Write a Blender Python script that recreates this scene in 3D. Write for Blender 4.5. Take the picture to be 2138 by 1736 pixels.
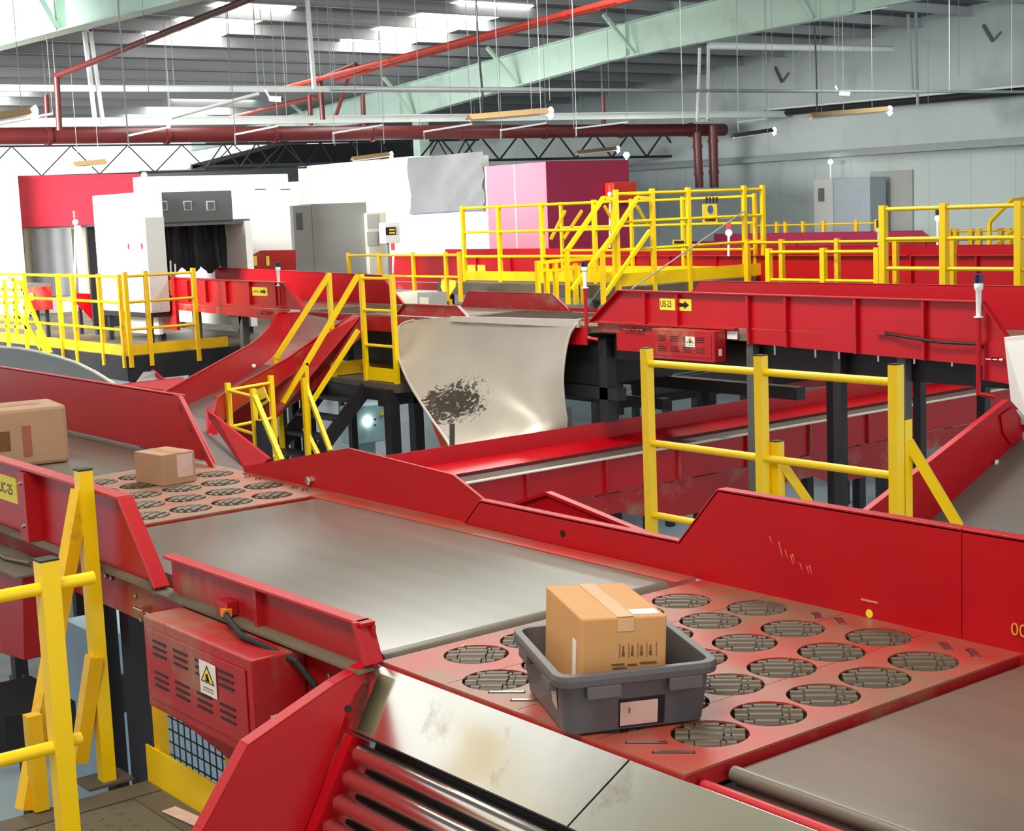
import bpy, bmesh, math, random
from mathutils import Vector, Matrix
random.seed(4)
for o in list(bpy.data.objects): bpy.data.objects.remove(o)
SC = bpy.context.scene
COL = SC.collection
# ---------------------------------------------------------------- camera
RW = ((0.78598531, 0.11380071, -0.60768124), (-0.61692552, 0.0801807, -0.78292654), (-0.04037328, 0.99026282, 0.13322741))
H = 1.2; FP = 3193.0; CX, CY = 1069.0, 868.0
cd = bpy.data.cameras.new('camera'); cam = bpy.data.objects.new('camera', cd); COL.objects.link(cam)
cd.sensor_fit = 'HORIZONTAL'; cd.sensor_width = 36.0; cd.lens = FP / 2138.0 * 36.0
cd.clip_start = 0.05; cd.clip_end = 300
M = Matrix((RW[0] + (0,), RW[1] + (0,), RW[2] + (H,), (0, 0, 0, 1)))
cam.matrix_world = M
SC.camera = cam
# ---------------------------------------------------------------- world, lights, exposure
W = bpy.data.worlds.new('world'); SC.world = W; W.use_nodes = True
bg = W.node_tree.nodes['Background']; bg.inputs[0].default_value = (0.93, 0.97, 1.0, 1); bg.inputs[1].default_value = 1.3
SC.view_settings.view_transform = 'Standard'; SC.view_settings.look = 'None'
SC.view_settings.exposure = 0.0; SC.view_settings.gamma = 1.0; SC.view_settings.use_curve_mapping = False
def area(name, loc, target, sx, sy, power, color=(1, 1, 1)):
    l = bpy.data.lights.new(name, 'AREA'); l.shape = 'RECTANGLE'; l.size = sx; l.size_y = sy; l.energy = power; l.color = color
    o = bpy.data.objects.new(name, l); COL.objects.link(o); o.location = loc
    o.rotation_euler = (Vector(target) - Vector(loc)).to_track_quat('-Z', 'Y').to_euler(); return o
dl = area('fill_light_left_daylight', (1.5, 22.0, 3.2), (14, 27, 0.2), 8, 3, 1500, (1.0, 0.98, 0.95)); dl.data.spread = math.radians(70)  # added area light simulating daylight from the open far left; no doors modelled
area('fill_light_right_wall', (23, 16, 4.3), (29.5, 21, 1.5), 3, 1.5, 250, (0.93, 1.0, 0.98))  # added fill light to brighten the right wall, no fixture there
area('fill_light_warm_sorter', (-0.6, 1.6, 4.6), (2.6, 4.0, 0), 1.6, 1.2, 190, (1.0, 0.93, 0.82))  # added warm overhead fill for the foreground, fixture unseen
area('fill_light_aisle', (6.5, 9.5, 4.6), (7.5, 10.0, 0), 2.4, 1.0, 330, (1.0, 0.97, 0.92))  # added fill from above the aisle, not a visible lamp
area('fill_light_bridge', (13.0, 15.0, 4.7), (15, 16, 0), 2.4, 1.0, 420, (1.0, 0.99, 0.95))  # added overhead fill around the bridge, without a lamp body
# ---------------------------------------------------------------- pixel ray helper: a point of the photo on a plane of the hall
def at(px, py, X=None, Y=None, Z=None, roof=None):
    r = (px - CX, CY - py, -FP)
    d = [RW[i][0] * r[0] + RW[i][1] * r[1] + RW[i][2] * r[2] for i in range(3)]
    if roof is not None: t = (roof - H) / (d[2] + 0.06 * d[1])      # plane z = roof - 0.06 y
    elif Z is not None: t = (Z - H) / d[2]
    elif X is not None: t = X / d[0]
    else: t = Y / d[1]
    return Vector((d[0] * t, d[1] * t, H + d[2] * t))
# ---------------------------------------------------------------- materials
def lin(c): return tuple((v / 12.92 if v <= 0.04045 else ((v + 0.055) / 1.055) ** 2.4) for v in [q / 255.0 for q in c]) + (1,)
MATS = {}
def mat(name, rgb, rough=0.5, metal=0.0, var=0.06, scale=6.0, bump=0.0, dirt=None, dirt_amt=0.5, dscale=1.5, spec=0.5, stretch=None, emis=None, es=0):
    m = bpy.data.materials.new(name); m.use_nodes = True; nt = m.node_tree; n = nt.nodes; l = nt.links
    b = n['Principled BSDF']; b.inputs['Roughness'].default_value = rough; b.inputs['Metallic'].default_value = metal
    b.inputs['Specular IOR Level'].default_value = spec
    c = lin(rgb)
    tc = n.new('ShaderNodeTexCoord'); mp = n.new('ShaderNodeMapping'); l.new(tc.outputs['Object'], mp.inputs[0])
    if stretch: mp.inputs['Scale'].default_value = stretch
    nz = n.new('ShaderNodeTexNoise'); nz.inputs['Scale'].default_value = scale; nz.inputs['Detail'].default_value = 5; l.new(mp.outputs[0], nz.inputs[0])
    mx = n.new('ShaderNodeMix'); mx.data_type = 'RGBA'
    mx.inputs[6].default_value = tuple(max(0, v * (1 - var * 2)) for v in c[:3]) + (1,)
    mx.inputs[7].default_value = tuple(min(1, v * (1 + var * 2)) for v in c[:3]) + (1,)
    l.new(nz.outputs[0], mx.inputs[0]); out = mx.outputs[2]
    if dirt:
        n2 = n.new('ShaderNodeTexNoise'); n2.inputs['Scale'].default_value = dscale; n2.inputs['Detail'].default_value = 8; n2.inputs['Roughness'].default_value = 0.65
        l.new(mp.outputs[0], n2.inputs[0])
        rp = n.new('ShaderNodeValToRGB'); rp.color_ramp.elements[0].position = 0.62 - 0.3 * dirt_amt; rp.color_ramp.elements[1].position = 0.78 - 0.2 * dirt_amt
        l.new(n2.outputs[0], rp.inputs[0])
        m2 = n.new('ShaderNodeMix'); m2.data_type = 'RGBA'; m2.inputs[7].default_value = lin(dirt)
        l.new(rp.outputs[0], m2.inputs[0]); l.new(out, m2.inputs[6]); out = m2.outputs[2]
    l.new(out, b.inputs['Base Color'])
    if bump:
        bp = n.new('ShaderNodeBump'); bp.inputs['Strength'].default_value = bump; bp.inputs['Distance'].default_value = 0.01
        l.new(nz.outputs[0], bp.inputs['Height']); l.new(bp.outputs[0], b.inputs['Normal'])
    if emis:
        b.inputs['Emission Color'].default_value = lin(emis); b.inputs['Emission Strength'].default_value = es
    MATS[name] = m; return m
RED = mat('red_enamel', (182, 2, 20), 0.38, 0, 0.05, 3, 0.02)
REDD = mat('red_enamel_dusty', (172, 20, 26), 0.42, 0, 0.08, 5, 0.03, (150, 118, 92), 0.33, 2.2)
REDP = mat('red_plate_worn', (196, 30, 32), 0.38, 0, 0.08, 4, 0.02, (140, 104, 82), 0.95, 2.0)
MAROON = mat('maroon_paint', (104, 30, 34), 0.45, 0, 0.08, 3)
PURP = mat('crimson_panel', (150, 24, 66), 0.5, 0, 0.04, 2)
PINK = mat('pink_panel', (222, 130, 150), 0.55, 0, 0.04, 2)
YEL = mat('yellow_enamel', (255, 208, 2), 0.36, 0, 0.05, 4, 0.01)
YELD = mat('yellow_enamel_scuffed', (238, 186, 10), 0.42, 0, 0.08, 7, 0.02, (120, 100, 50), 0.15, 4)
BELT = mat('belt_rubber', (112, 103, 91), 0.27, 0, 0.12, 2.2, 0, None, stretch=(5, 0.35, 1))  # stretched noise bands put streaky highlights into the belt colour
BELT2 = mat('belt_rubber_dark', (92, 86, 80), 0.42, 0, 0.05, 2.5)
STEEL = mat('stainless_steel', (244, 240, 226), 0.20, 1.0, 0.05, 5, 0.04, (176, 160, 124), 0.12, 4)
ROLL = mat('roller_chrome', (236, 228, 220), 0.22, 1.0, 0.04, 8, 0.0)
ZINC = mat('zinc_bolt', (190, 188, 184), 0.3, 1.0, 0.05)
FIBR = mat('galvanised_chute_sheet', (196, 190, 180), 0.33, 0.55, 0.06, 3, 0.03, (70, 64, 56), 0.12, 2.2)
FIBE = mat('chute_edge_lip', (205, 198, 186), 0.4, 0.3, 0.04)
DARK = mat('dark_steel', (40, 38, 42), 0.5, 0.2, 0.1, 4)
DARK2 = mat('black_rubber', (22, 21, 22), 0.55, 0, 0.1, 6)
GREYP = mat('grey_post_paint', (84, 84, 82), 0.5, 0, 0.06, 4)
POCK = mat("pocket_liner", (128, 118, 102), 0.5, 0.3, 0.1, 10)
WHEEL = mat('roller_rubber_dusty', (88, 74, 56), 0.42, 0, 0.10, 20, 0)
CARD = mat('cardboard', (205, 150, 92), 0.7, 0, 0.05, 9, 0.03)
CARD2 = mat('cardboard_grey_tan', (176, 140, 108), 0.7, 0, 0.06, 6, 0.03)
TAPE = mat('packing_tape', (214, 170, 118), 0.18, 0, 0.03)
TAPEB = mat('brown_tape', (158, 92, 70), 0.4, 0, 0.05)
INK = mat('faded_ink', (112, 74, 44), 0.8, 0, 0.2, 40)
PAPER = mat('paper_label', (235, 226, 220), 0.6, 0, 0.03)
PAPERP = mat('paper_label_pinkish', (216, 182, 168), 0.6, 0, 0.12, 22)
TOTE = mat('grey_tote_plastic', (92, 88, 90), 0.42, 0, 0.05, 6, 0.02)
WHITE = mat('white_panel', (240, 240, 236), 0.5, 0, 0.03, 2)
CREAM = mat('cream_panel', (214, 214, 196), 0.5, 0, 0.06, 1.5)
LGREY = mat('light_grey_panel', (176, 178, 174), 0.5, 0, 0.03, 2)
MGREY = mat('grey_cabinet', (150, 152, 148), 0.5, 0, 0.04, 2)
DGREY = mat('dark_grey_panel', (86, 90, 92), 0.5, 0, 0.06, 2)
TARP = mat('grey_tarpaulin', (128, 131, 134), 0.5, 0, 0.12, 1.2, 0.15)
CYANC = mat('pale_blue_cabinet', (160, 196, 200), 0.4, 0, 0.04, 2)
SIGN = mat('sign_yellow', (244, 218, 60), 0.5, 0, 0.03)
BLK = mat('sign_black', (18, 18, 18), 0.5, 0, 0.03)
BLUE = mat('sign_blue', (60, 96, 150), 0.5, 0, 0.03)
NAVY = mat('beacon_blue_lens', (26, 24, 70), 0.2, 0, 0.03)
PALEG = mat('pale_green_beam_paint', (196, 224, 210), 0.55, 0, 0.07, 0.6, 0, (158, 178, 168), 0.3, 0.5)
BEAMG = mat('grey_beam_paint', (140, 146, 148), 0.5, 0, 0.06, 1)
BEAMW = mat('white_beam_paint', (206, 212, 210), 0.5, 0, 0.06, 1)
BROWN = mat('oxide_brown_pipe', (92, 32, 32), 0.4, 0, 0.12, 1.5)
ORPIPE = mat('sprinkler_red_pipe', (186, 58, 44), 0.38, 0, 0.08, 2)
WALLG = mat('wall_grey_green', (174, 184, 182), 0.65, 0, 0.10, 0.35, 0, (134, 142, 140), 0.4, 0.25)
ROOFM = mat('roof_sheet', (104, 106, 108), 0.6, 0, 0.05, 1)
PURL = mat('purlin_galvanised', (158, 162, 164), 0.5, 0, 0.05, 1)
FLOORM = mat('ground_floor_concrete', (120, 136, 144), 0.42, 0, 0.12, 0.6, 0, (64, 72, 80), 0.35, 0.5)
DECKM = mat('deck_sheet', (116, 108, 90), 0.55, 0.2, 0.12, 3, 0.05, (72, 66, 54), 0.4, 2.0)
DECKE = mat('deck_edge_angle', (98, 90, 76), 0.55, 0.1, 0.1, 4)
SKYL = mat('skylight_sheet', (250, 250, 244), 0.5, 0, 0, 1, emis=(255, 253, 244), es=9.0)
TUBEL = mat('lamp_glow', (255, 255, 255), 0.5, emis=(255, 255, 250), es=14.0)
GLOWG = mat('green_lamp_glow', (120, 255, 190), 0.5, emis=(90, 255, 190), es=8.0)
GLOWR = mat('red_lamp_lens', (220, 40, 40), 0.4, emis=(255, 60, 50), es=1.0)
REFL = mat('lamp_reflector', (176, 146, 104), 0.4, 0.3, 0.05)
CURT = mat('black_curtain', (22, 23, 26), 0.6, 0, 0.3, 3, 0.1)
# ---------------------------------------------------------------- mesh builder
class MB:
    def __init__(s): s.v = []; s.f = []; s.sm = []
    def add(s, vs, fs, smooth=False):
        k = len(s.v); s.v += [tuple(v) for v in vs]
        for f in fs: s.f.append(tuple(i + k for i in f)); s.sm.append(smooth)
        return s
    def box(s, x0, x1, y0, y1, z0, z1):
        return s.hexa([(x0, y0, z0), (x1, y0, z0), (x1, y1, z0), (x0, y1, z0), (x0, y0, z1), (x1, y0, z1), (x1, y1, z1), (x0, y1, z1)])
    def hexa(s, p): return s.add(p, [(0, 3, 2, 1), (4, 5, 6, 7), (0, 1, 5, 4), (1, 2, 6, 5), (2, 3, 7, 6), (3, 0, 4, 7)])
    def bar(s, a, b, w, h=None, up=(0, 0, 1)):
        a = Vector(a); b = Vector(b); h = h or w; d = (b - a).normalized(); u = Vector(up)
        if abs(d.dot(u)) > 0.97: u = Vector((0, 1, 0))
        sd = d.cross(u).normalized() * w / 2; uu = sd.cross(d).normalized() * h / 2
        return s.hexa([a - sd - uu, a + sd - uu, a + sd + uu, a - sd + uu, b - sd - uu, b + sd - uu, b + sd + uu, b - sd + uu]) if 1 else s
    def prism(s, pts, vec):
        n = len(pts); vec = Vector(vec); p = [Vector(q) for q in pts]
        return s.add(p + [q + vec for q in p], [tuple(range(n))[::-1], tuple(range(n, 2 * n))] + [(i, (i + 1) % n, n + (i + 1) % n, n + i) for i in range(n)])
    def lathe(s, a, b, prof, n=16, caps=True):
        a = Vector(a); b = Vector(b); d = b - a; dn = d.normalized(); u = Vector((0, 0, 1)) if abs(dn.z) < 0.9 else Vector((1, 0, 0))
        e1 = dn.cross(u).normalized(); e2 = dn.cross(e1); vs = []; fs = []
        for t, r in prof:
            for i in range(n):
                an = 2 * math.pi * i / n; vs.append(a + d * t + e1 * r * math.cos(an) + e2 * r * math.sin(an))
        for k in range(len(prof) - 1):
            for i in range(n): fs.append((k * n + i, k * n + (i + 1) % n, (k + 1) * n + (i + 1) % n, (k + 1) * n + i))
        s.add(vs, fs, True)
        if caps:
            k0 = len(s.v) - len(vs); s.f.append(tuple(k0 + i for i in range(n))[::-1]); s.sm.append(False)
            s.f.append(tuple(len(s.v) - n + i for i in range(n))); s.sm.append(False)
        return s
    def tube(s, a, b, r, n=12): return s.lathe(a, b, [(0, r), (1, r)], n)
    def path(s, pts, r, n=8):
        for i in range(len(pts) - 1):
            s.tube(pts[i], pts[i + 1], r, n)
            if i: s.ball(pts[i], r, n)
        return s
    def ball(s, c, r, n=10):
        c = Vector(c); pr = []
        for k in range(1, 8): a = math.pi * k / 8; pr.append(((1 - math.cos(a)) / 2, r * math.sin(a)))
        return s.lathe(c - Vector((0, 0, r)), c + Vector((0, 0, r)), pr, n)
    def sheet(s, grid, off=(0, 0, -0.01), smooth=True):
        R = len(grid); C = len(grid[0]); off = Vector(off); top = [Vector(p) for r in grid for p in r]; vs = top + [p + off for p in top]; N = R * C; fs = []
        for i in range(R - 1):
            for j in range(C - 1):
                a, b, c, d = i * C + j, i * C + j + 1, (i + 1) * C + j + 1, (i + 1) * C + j
                fs.append((a, b, c, d)); fs.append((N + d, N + c, N + b, N + a))
        for j in range(C - 1): fs.append((j, N + j, N + j + 1, j + 1)); a = (R - 1) * C + j; fs.append((a, a + 1, N + a + 1, N + a))
        for i in range(R - 1): a = i * C; b = a + C; fs.append((a, b, N + b, N + a)); a += C - 1; b += C - 1; fs.append((a, N + a, N + b, b))
        return s.add(vs, fs, smooth)
    def build(s, name, m, parent=None, label=None, cat=None, group=None, kind=None, bevel=0, fix=True, loc=None):
        me = bpy.data.meshes.new(name); pw = Vector((0, 0, 0))
        if parent is not None: pw = Vector(parent['wl'])
        elif loc is not None: pw = Vector(loc)
        me.from_pydata([tuple(Vector(v) - pw) for v in s.v], [], s.f); me.materials.append(m)
        for p, q in zip(me.polygons, s.sm): p.use_smooth = q
        SH = any(s.sm)
        if fix:
            b = bmesh.new(); b.from_mesh(me); bmesh.ops.recalc_face_normals(b, faces=b.faces); b.to_mesh(me); b.free()
        if SH: me.set_sharp_from_angle(angle=math.radians(38))
        o = bpy.data.objects.new(name, me); COL.objects.link(o); WL[o.name] = tuple(pw)
        o['wl'] = tuple(pw)
        if parent is not None: o.parent = parent
        elif loc is not None: o.location = pw
        if bevel:
            bv = o.modifiers.new('bevel', 'BEVEL'); bv.width = bevel; bv.segments = 2; bv.limit_method = 'ANGLE'; bv.angle_limit = math.radians(40)
        tag(o, label, cat, group, kind); return o
WL = {}
def tag(o, label=None, cat=None, group=None, kind=None):
    if label: o['label'] = label
    if cat: o['category'] = cat
    if group: o['group'] = group
    if kind: o['kind'] = kind
def thing(name, label, cat, loc=(0, 0, 0), group=None):
    o = bpy.data.objects.new(name, None); COL.objects.link(o); o.location = loc; o['wl'] = tuple(loc); o.empty_display_size = 0.1
    tag(o, label, cat, group); return o
def bx(name, m, parent, x0, x1, y0, y1, z0, z1, **k): return MB().box(x0, x1, y0, y1, z0, z1).build(name, m, parent, **k)
def struct(name, mb, m): return mb.build(name, m, None, kind='structure')
def text(parent, s, size, org, right, up, m, name='lettering', ext=0.0008, align='LEFT', label=None):
    cu = bpy.data.curves.new(name, 'FONT'); cu.body = s; cu.size = size; cu.extrude = ext; cu.align_x = align; cu.materials.append(m); cu.resolution_u = 3
    tmp = bpy.data.objects.new('tmp', cu); COL.objects.link(tmp); dg = bpy.context.evaluated_depsgraph_get()
    me = bpy.data.meshes.new_from_object(tmp.evaluated_get(dg)); bpy.data.objects.remove(tmp); bpy.data.curves.remove(cu)
    if not me.materials: me.materials.append(m)
    o = bpy.data.objects.new(name, me); COL.objects.link(o)
    r = Vector(right).normalized(); u = Vector(up).normalized(); n = r.cross(u)
    pw = Vector(parent['wl']); mt = Matrix(((r.x, u.x, n.x), (r.y, u.y, n.y), (r.z, u.z, n.z))).to_4x4(); mt.translation = Vector(org) - pw
    o.parent = parent; o.matrix_basis = mt; o['wl'] = tuple(pw)
    if label: o['label'] = label
    return o
def bolts(parent, pts, axis, r=0.009, m=None, name='bolt'):
    for p in pts:
        p = Vector(p); MB().lathe(p, p + Vector(axis) * r * 0.9, [(0, r), (0.7, r), (1, r * 0.7)], 6).build(name, m or ZINC, parent)
# ================================================================ SETTING
XW = 30.0; YW = 42.5; ZG = -3.3; RZ = 6.60
struct('floor', MB().box(-6, XW + 0.3, -4, YW + 6, ZG - 0.2, ZG), FLOORM)
# wall on the right (x = XW), panelled
wr = MB().box(XW, XW + 0.2, 2, YW, ZG, 5.9)
for y in [4 + 1.15 * i for i in range(40)]: wr.box(XW - 0.012, XW, y, y + 0.02, ZG, 2.1)
struct('wall_right', wr, WALLG)
struct('trim_1', MB().box(XW - 0.35, XW - 0.002, 2, 40, 2.16, 2.26).box(XW - 0.1, XW - 0.002, 2, 40, 2.26, 2.34), BEAMG)
struct('wall_far', MB().box(at(880, 300, Y=42.5).x, XW + 0.2, YW, YW + 0.2, ZG, 3.75), WALLG)
struct('light_blocker_left', MB().box(-6.2, -6, -5, 12.2, ZG, 6.9), mat('light_blocker_paint', (178, 172, 150), .6, 0, .08, .5))  # unseen wall added to shape steel reflections and darken left-facing sides
# roof sheet, with translucent strips let into it
def rz(y): return RZ - 0.06 * y
SKY = []   # (x0, x1, y0, y1)
for r in [(13.3, 14.9, 25.2, 28.6), (17.7, 19.5, 23.9, 28.2), (17.8, 20.2, 36.5, 40), (11.7, 13.6, 34.8, 39), (23.5, 25, 23, 26),
          (0.2, 1.6, 3, 7), (5.0, 6.6, 4, 9), (-3.5, -2.0, 4, 8), (9.5, 11, 9, 14), (13.5, 15, 12, 17), (3, 4.5, 12, 17)]: SKY.append(r)
rf = MB(); YR0, YR1 = -5, YW + .2
rf.hexa([(-5, YR0, rz(YR0)), (XW, YR0, rz(YR0)), (XW, YR1, rz(YR1)), (-5, YR1, rz(YR1)), (-5, YR0, rz(YR0) + .05), (XW, YR0, rz(YR0) + .05), (XW, YR1, rz(YR1) + .05), (-5, YR1, rz(YR1) + .05)])
struct('ceiling', rf, ROOFM)
for k, (x0, x1, y0, y1) in enumerate(SKY):
    a = 0.03; MB().hexa([(x0, y0, rz(y0) - a), (x1, y0, rz(y0) - a), (x1, y1, rz(y1) - a), (x0, y1, rz(y1) - a), (x0, y0, rz(y0) - .001), (x1, y0, rz(y0) - .001), (x1, y1, rz(y1) - .001), (x0, y1, rz(y1) - .001)]).build('window_%d' % (k + 1), SKYL, kind='structure')
pu0 = None
for k in range(28):
    y = 3.0 + 1.4 * k; z = rz(y) - 0.04
    if pu0 is None:
        pu0 = MB().box(-5, XW - 0.02, -0.004, 0.004, -0.2, 0).box(-5, XW - 0.02, -0.07, -0.004, -0.208, -0.2).box(-5, XW - 0.02, 0.004, 0.07, -0.008, 0).build('trim_2', PURL, kind='structure'); o = pu0
    else:
        o = pu0.copy(); COL.objects.link(o)
    o.location = (0, y, z)
# ================================================================ ROOF BEAMS
def hang(t, p):
    p = Vector(p); MB().tube(p, (p.x, p.y, rz(p.y) - .01), .0045, 6).build('suspension_wire', BEAMG, t)
def rafter(x, pts, label, gusset_y, seam_y, m=PALEG, w=0.22):
    r = thing('roof_beam', label, 'beam', (x, pts[0][0], pts[0][1]))
    top = [(x, a, c) for a, b, c in pts]; bot = [(x, a, b) for a, b, c in pts]
    MB().prism([Vector(p) - Vector((.006, 0, 0)) for p in top + bot[::-1]], (0.012, 0, 0)).build('web', m, r)
    f = MB(); g = MB()
    for i in range(len(pts) - 1):
        f.bar(bot[i], bot[i + 1], w, 0.02); g.bar(top[i], top[i + 1], w, 0.02)
    f.build('bottom_flange', m, r); g.build('top_flange', m, r)
    def lerp(y):
        for i in range(len(pts) - 1):
            a, b = pts[i], pts[i + 1]
            if min(a[0], b[0]) <= y <= max(a[0], b[0]):
                t = (y - a[0]) / (b[0] - a[0]); return a[1] + t * (b[1] - a[1]), a[2] + t * (b[2] - a[2])
        return pts[0][1], pts[0][2]
    for y in seam_y:
        b, t = lerp(y); MB().box(x - w / 2, x + w / 2, y - 0.03, y + 0.03, b, t).build('splice_plate', m, r); 
    for y in gusset_y:
        b, t = lerp(y); MB().bar((x - w / 2, y, b + .03), (x - 0.9, y + 0.05, t + 0.1), 0.07).build('knee_brace', m, r)
    return r
rafter(22, [(44, 3.42, 3.70), (36.5, 3.60, 4.12), (32, 3.60, 4.41), (24.6, 4.22, 4.88), (17, 4.45, 5.30), (9, 4.75, 5.78)],
       'long pale green tapered roof beam running from mid picture up to the top right', [36.2, 31.7, 27.5, 23.6, 18.9, 14.5, 12.3], [32.3, 23.9, 18])
rafter(8, [(29, 3.84, 4.58), (21.7, 3.75, 5.02), (19.2, 3.71, 5.17), (15.8, 3.64, 5.37), (9, 3.6, 5.78)],
       'pale green tapered roof beam across the top left corner of the picture', [19.3, 15.5], [19.3], w=0.26)
# ================================================================ PIPES, TRAYS, RODS UNDER THE ROOF
def pipe(label, pts, r, m, cat='pipe', name='overhead_pipe', rings=0, group=None):
    t = thing(name, label, cat, pts[0], group); MB().path([Vector(p) for p in pts], r, 14).build('pipe_run', m, t)
    a, b = Vector(pts[0]), Vector(pts[-1])
    for k in range(rings):
        c = a.lerp(b, (k + .5) / rings); d = (b - a).normalized() * 0.04; MB().tube(c - d, c + d, r * 1.18).build('coupling', m, t)
    if 'wall' not in label:
        for p in (pts[0], pts[-1]) if abs(b.z - a.z) < .7 * (b - a).length else (pts[0],): hang(t, p)
    return t
YP = 28.0
pipe('thick brown duct pipe crossing the hall above the far machines', [(7.5, YP, 2.89), (29.0, YP, 3.02)], 0.155, BROWN, rings=9)
pipe('left of two brown drop pipes at the end of the thick brown duct', [at(1455, 277, Y=YP - .3), at(1460, 392, Y=YP - .3)], 0.11, BROWN, rings=2)
pipe('right of two brown drop pipes at the end of the thick brown duct', [at(1488, 262, Y=YP - .3), at(1491, 392, Y=YP - .3)], 0.12, BROWN, rings=2)
YB = 25.0
def beamx(label, pa, pb, Y, h, d, m, cat='beam', name='overhead_beam'):
    a = at(*pa, Y=Y); b = at(*pb, Y=Y); t = thing(name, label, cat, a)
    MB().bar(a, b, d, 0.012).build('web', m, t) if 0 else None
    hang(t, a.lerp(b, .3)); hang(t, a.lerp(b, .7))
    v = Vector((0, 0, h / 2)); MB().bar(a, b, 0.012, h).build('web', m, t); MB().bar(a + v, b + v, d, 0.012).bar(a - v, b - v, d, 0.012).build('flange', m, t)
    return t
beamx('pale grey cross beam just above the thick brown duct', (-60, 258), (1640, 238), 26.5, 0.14, 0.12, BEAMW)
beamx('pale lower cross beam with cable channel above the left machines', (-60, 184), (1130, 188), 24.0, 0.09, 0.10, BEAMW)
pipe('thin grey conduit crossing below the long roof beam toward the wall', [at(690, 186, Y=19), at(2138, 192, Y=19)], 0.03, BEAMG, 'conduit', 'conduit', rings=7)
pipe('thick white pipe stub sticking out behind the roof beam', [at(1480, 96, Y=22), at(1862, 103, Y=22)], 0.07, BEAMW)
for k, (a, b, lb) in enumerate([((1290, 0), (600, 182), 'upper of two orange red sprinkler pipes climbing to the top of the picture'), ((1350, -12), (700, 166), 'lower of two orange red sprinkler pipes climbing to the top of the picture')]):
    pipe(lb, [at(*a, X=15 + k * .35), at(*b, X=15 + k * .35)], 0.045, ORPIPE, rings=4)
a = at(545, -12, X=8.5); b = at(205, 125, X=8.5); c = at(118, 158, X=8.5); d = at(124, 272, Y=c.y)
pipe('brown sprinkler pipe at top left with an elbow dropping to the duct', [a, b, c, d], 0.042, BROWN)
a = at(742, 134, X=15.2); b = at(668, 165, X=15.2); pipe('red brown branch pipe with elbow beside the white hanger left of centre', [a, b, at(674, 250, Y=b.y)], 0.05, BROWN)
for px, lb in ((96, 'short brown drop pipe left of the elbow pipe'), (646, 'short brown drop pipe left of the red branch elbow'), (757, 'short brown drop pipe right of the red branch elbow'), (1258, 'short brown drop pipe above the right end of the duct')):
    pipe(lb, [at(px, 198, Y=27), at(px + 3, 262, Y=27)], 0.05, BROWN)
pipe('red pipe slanting behind the small camera left of centre', [at(660, 202, X=20), at(480, 246, X=20)], 0.05, ORPIPE)
pipe('slanting brown brace pipe beside the red branch elbow', [at(728, 160, Y=27), at(700, 246, Y=27)], 0.04, BROWN)
pipe('black cable hanging from the roof at top centre', [at(993, -10, Y=19), at(998, 90, Y=19), at(1008, 200, Y=19), at(1006, 236, Y=19)], 0.016, DARK2, 'cable', 'hanging_cable')
pipe('dark drop cable hanging in front of the right wall', [at(1697, -10, Y=20), at(1704, 120, Y=20), at(1706, 232, Y=20)], 0.016, DARK2, 'cable', 'hanging_cable')
def bars(name, label, cat, segs, w, m, group=None):
    t = thing(name, label, cat, segs[0][0], group)
    for a, b in segs: MB().bar(a, b, w).build('bar', m, t)
    return t
def pb(Y, *seg): return [(at(a, b, Y=Y), at(c, d, Y=Y)) for a, b, c, d in seg]
bars('roof_hanger', 'pair of slanting white hanger bars at top left', 'hanger', pb(21, (176, 66, 200, 262), (188, 62, 216, 264), (176, 62, 190, 62)), 0.05, BEAMW)
bars('roof_hanger', 'single white hanger bar left of centre near the top', 'hanger', pb(21, (641, -6, 656, 186)), 0.055, BEAMW)
bars('roof_hanger', 'white U shaped hanger under the roof beam at top right', 'hanger', pb(19, (1461, 100, 1456, 252), (1479, 100, 1478, 252), (1456, 252, 1480, 252)), 0.04, BEAMW)
bars('roof_hanger', 'grey pair of hanger bars in front of the right wall', 'hanger', pb(21, (1896, 30, 1906, 196), (1912, 26, 1916, 222)), 0.045, BEAMG)
bars('roof_hanger', 'thin white hanger under the grey duct tray near the left', 'hanger', pb(26, (352, 246, 352, 268),), 0.05, BEAMW)
# threaded rods, single and countable
rods = [(258, 20, 180), (309, 70, 200), (480, 45, 190), (572, 30, 170), (536, 100, 175), (694, 18, 178), (740, 100, 200), (794, 0, 180), (800, 90, 250), (876, 90, 265), (940, 80, 240), (978, 40, 200), (1040, 0, 240), (1128, 100, 250), (1146, 0, 210),
        (1196, 40, 270), (1270, 0, 200), (1308, 20, 180), (1424, 80, 260), (1540, 130, 230), (1598, 140, 228), (1612, 130, 240), (1655, 170, 190), (1690, 110, 220), (1750, 110, 190), (1782, 120, 200), (1936, 40, 215), (1980, 50, 190), (2000, 50, 160), (2110, 40, 190),
        (266, 262, 310), (267, 262, 300), (491, 262, 312), (697, 262, 304), (800, 262, 300), (1046, 258, 286), (1202, 256, 284), (1540, 250, 275), (1602, 272, 330), (1760, 250, 320)]
r0 = MB().tube((0, 0, 0), (0, 0, 1), 0.0045, 6).build('hanger_rod', BEAMG, label='thin steel hanger rod coming down from the roof', cat='rod', group='thin hanger rods under the roof')
for k, (px, ya, yb) in enumerate(rods):
    a = at(px, ya, Y=16 + (k * 7) % (6 if px < 1900 else 2)); b = at(px + 2, yb, Y=a.y); o = r0 if k == 0 else r0.copy()
    if k: COL.objects.link(o)
    tz = rz(a.y) - .02
    o.location = b; o.scale = (1, 1, (tz - b.z)); o.rotation_euler = (0, 0, 0)
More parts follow.
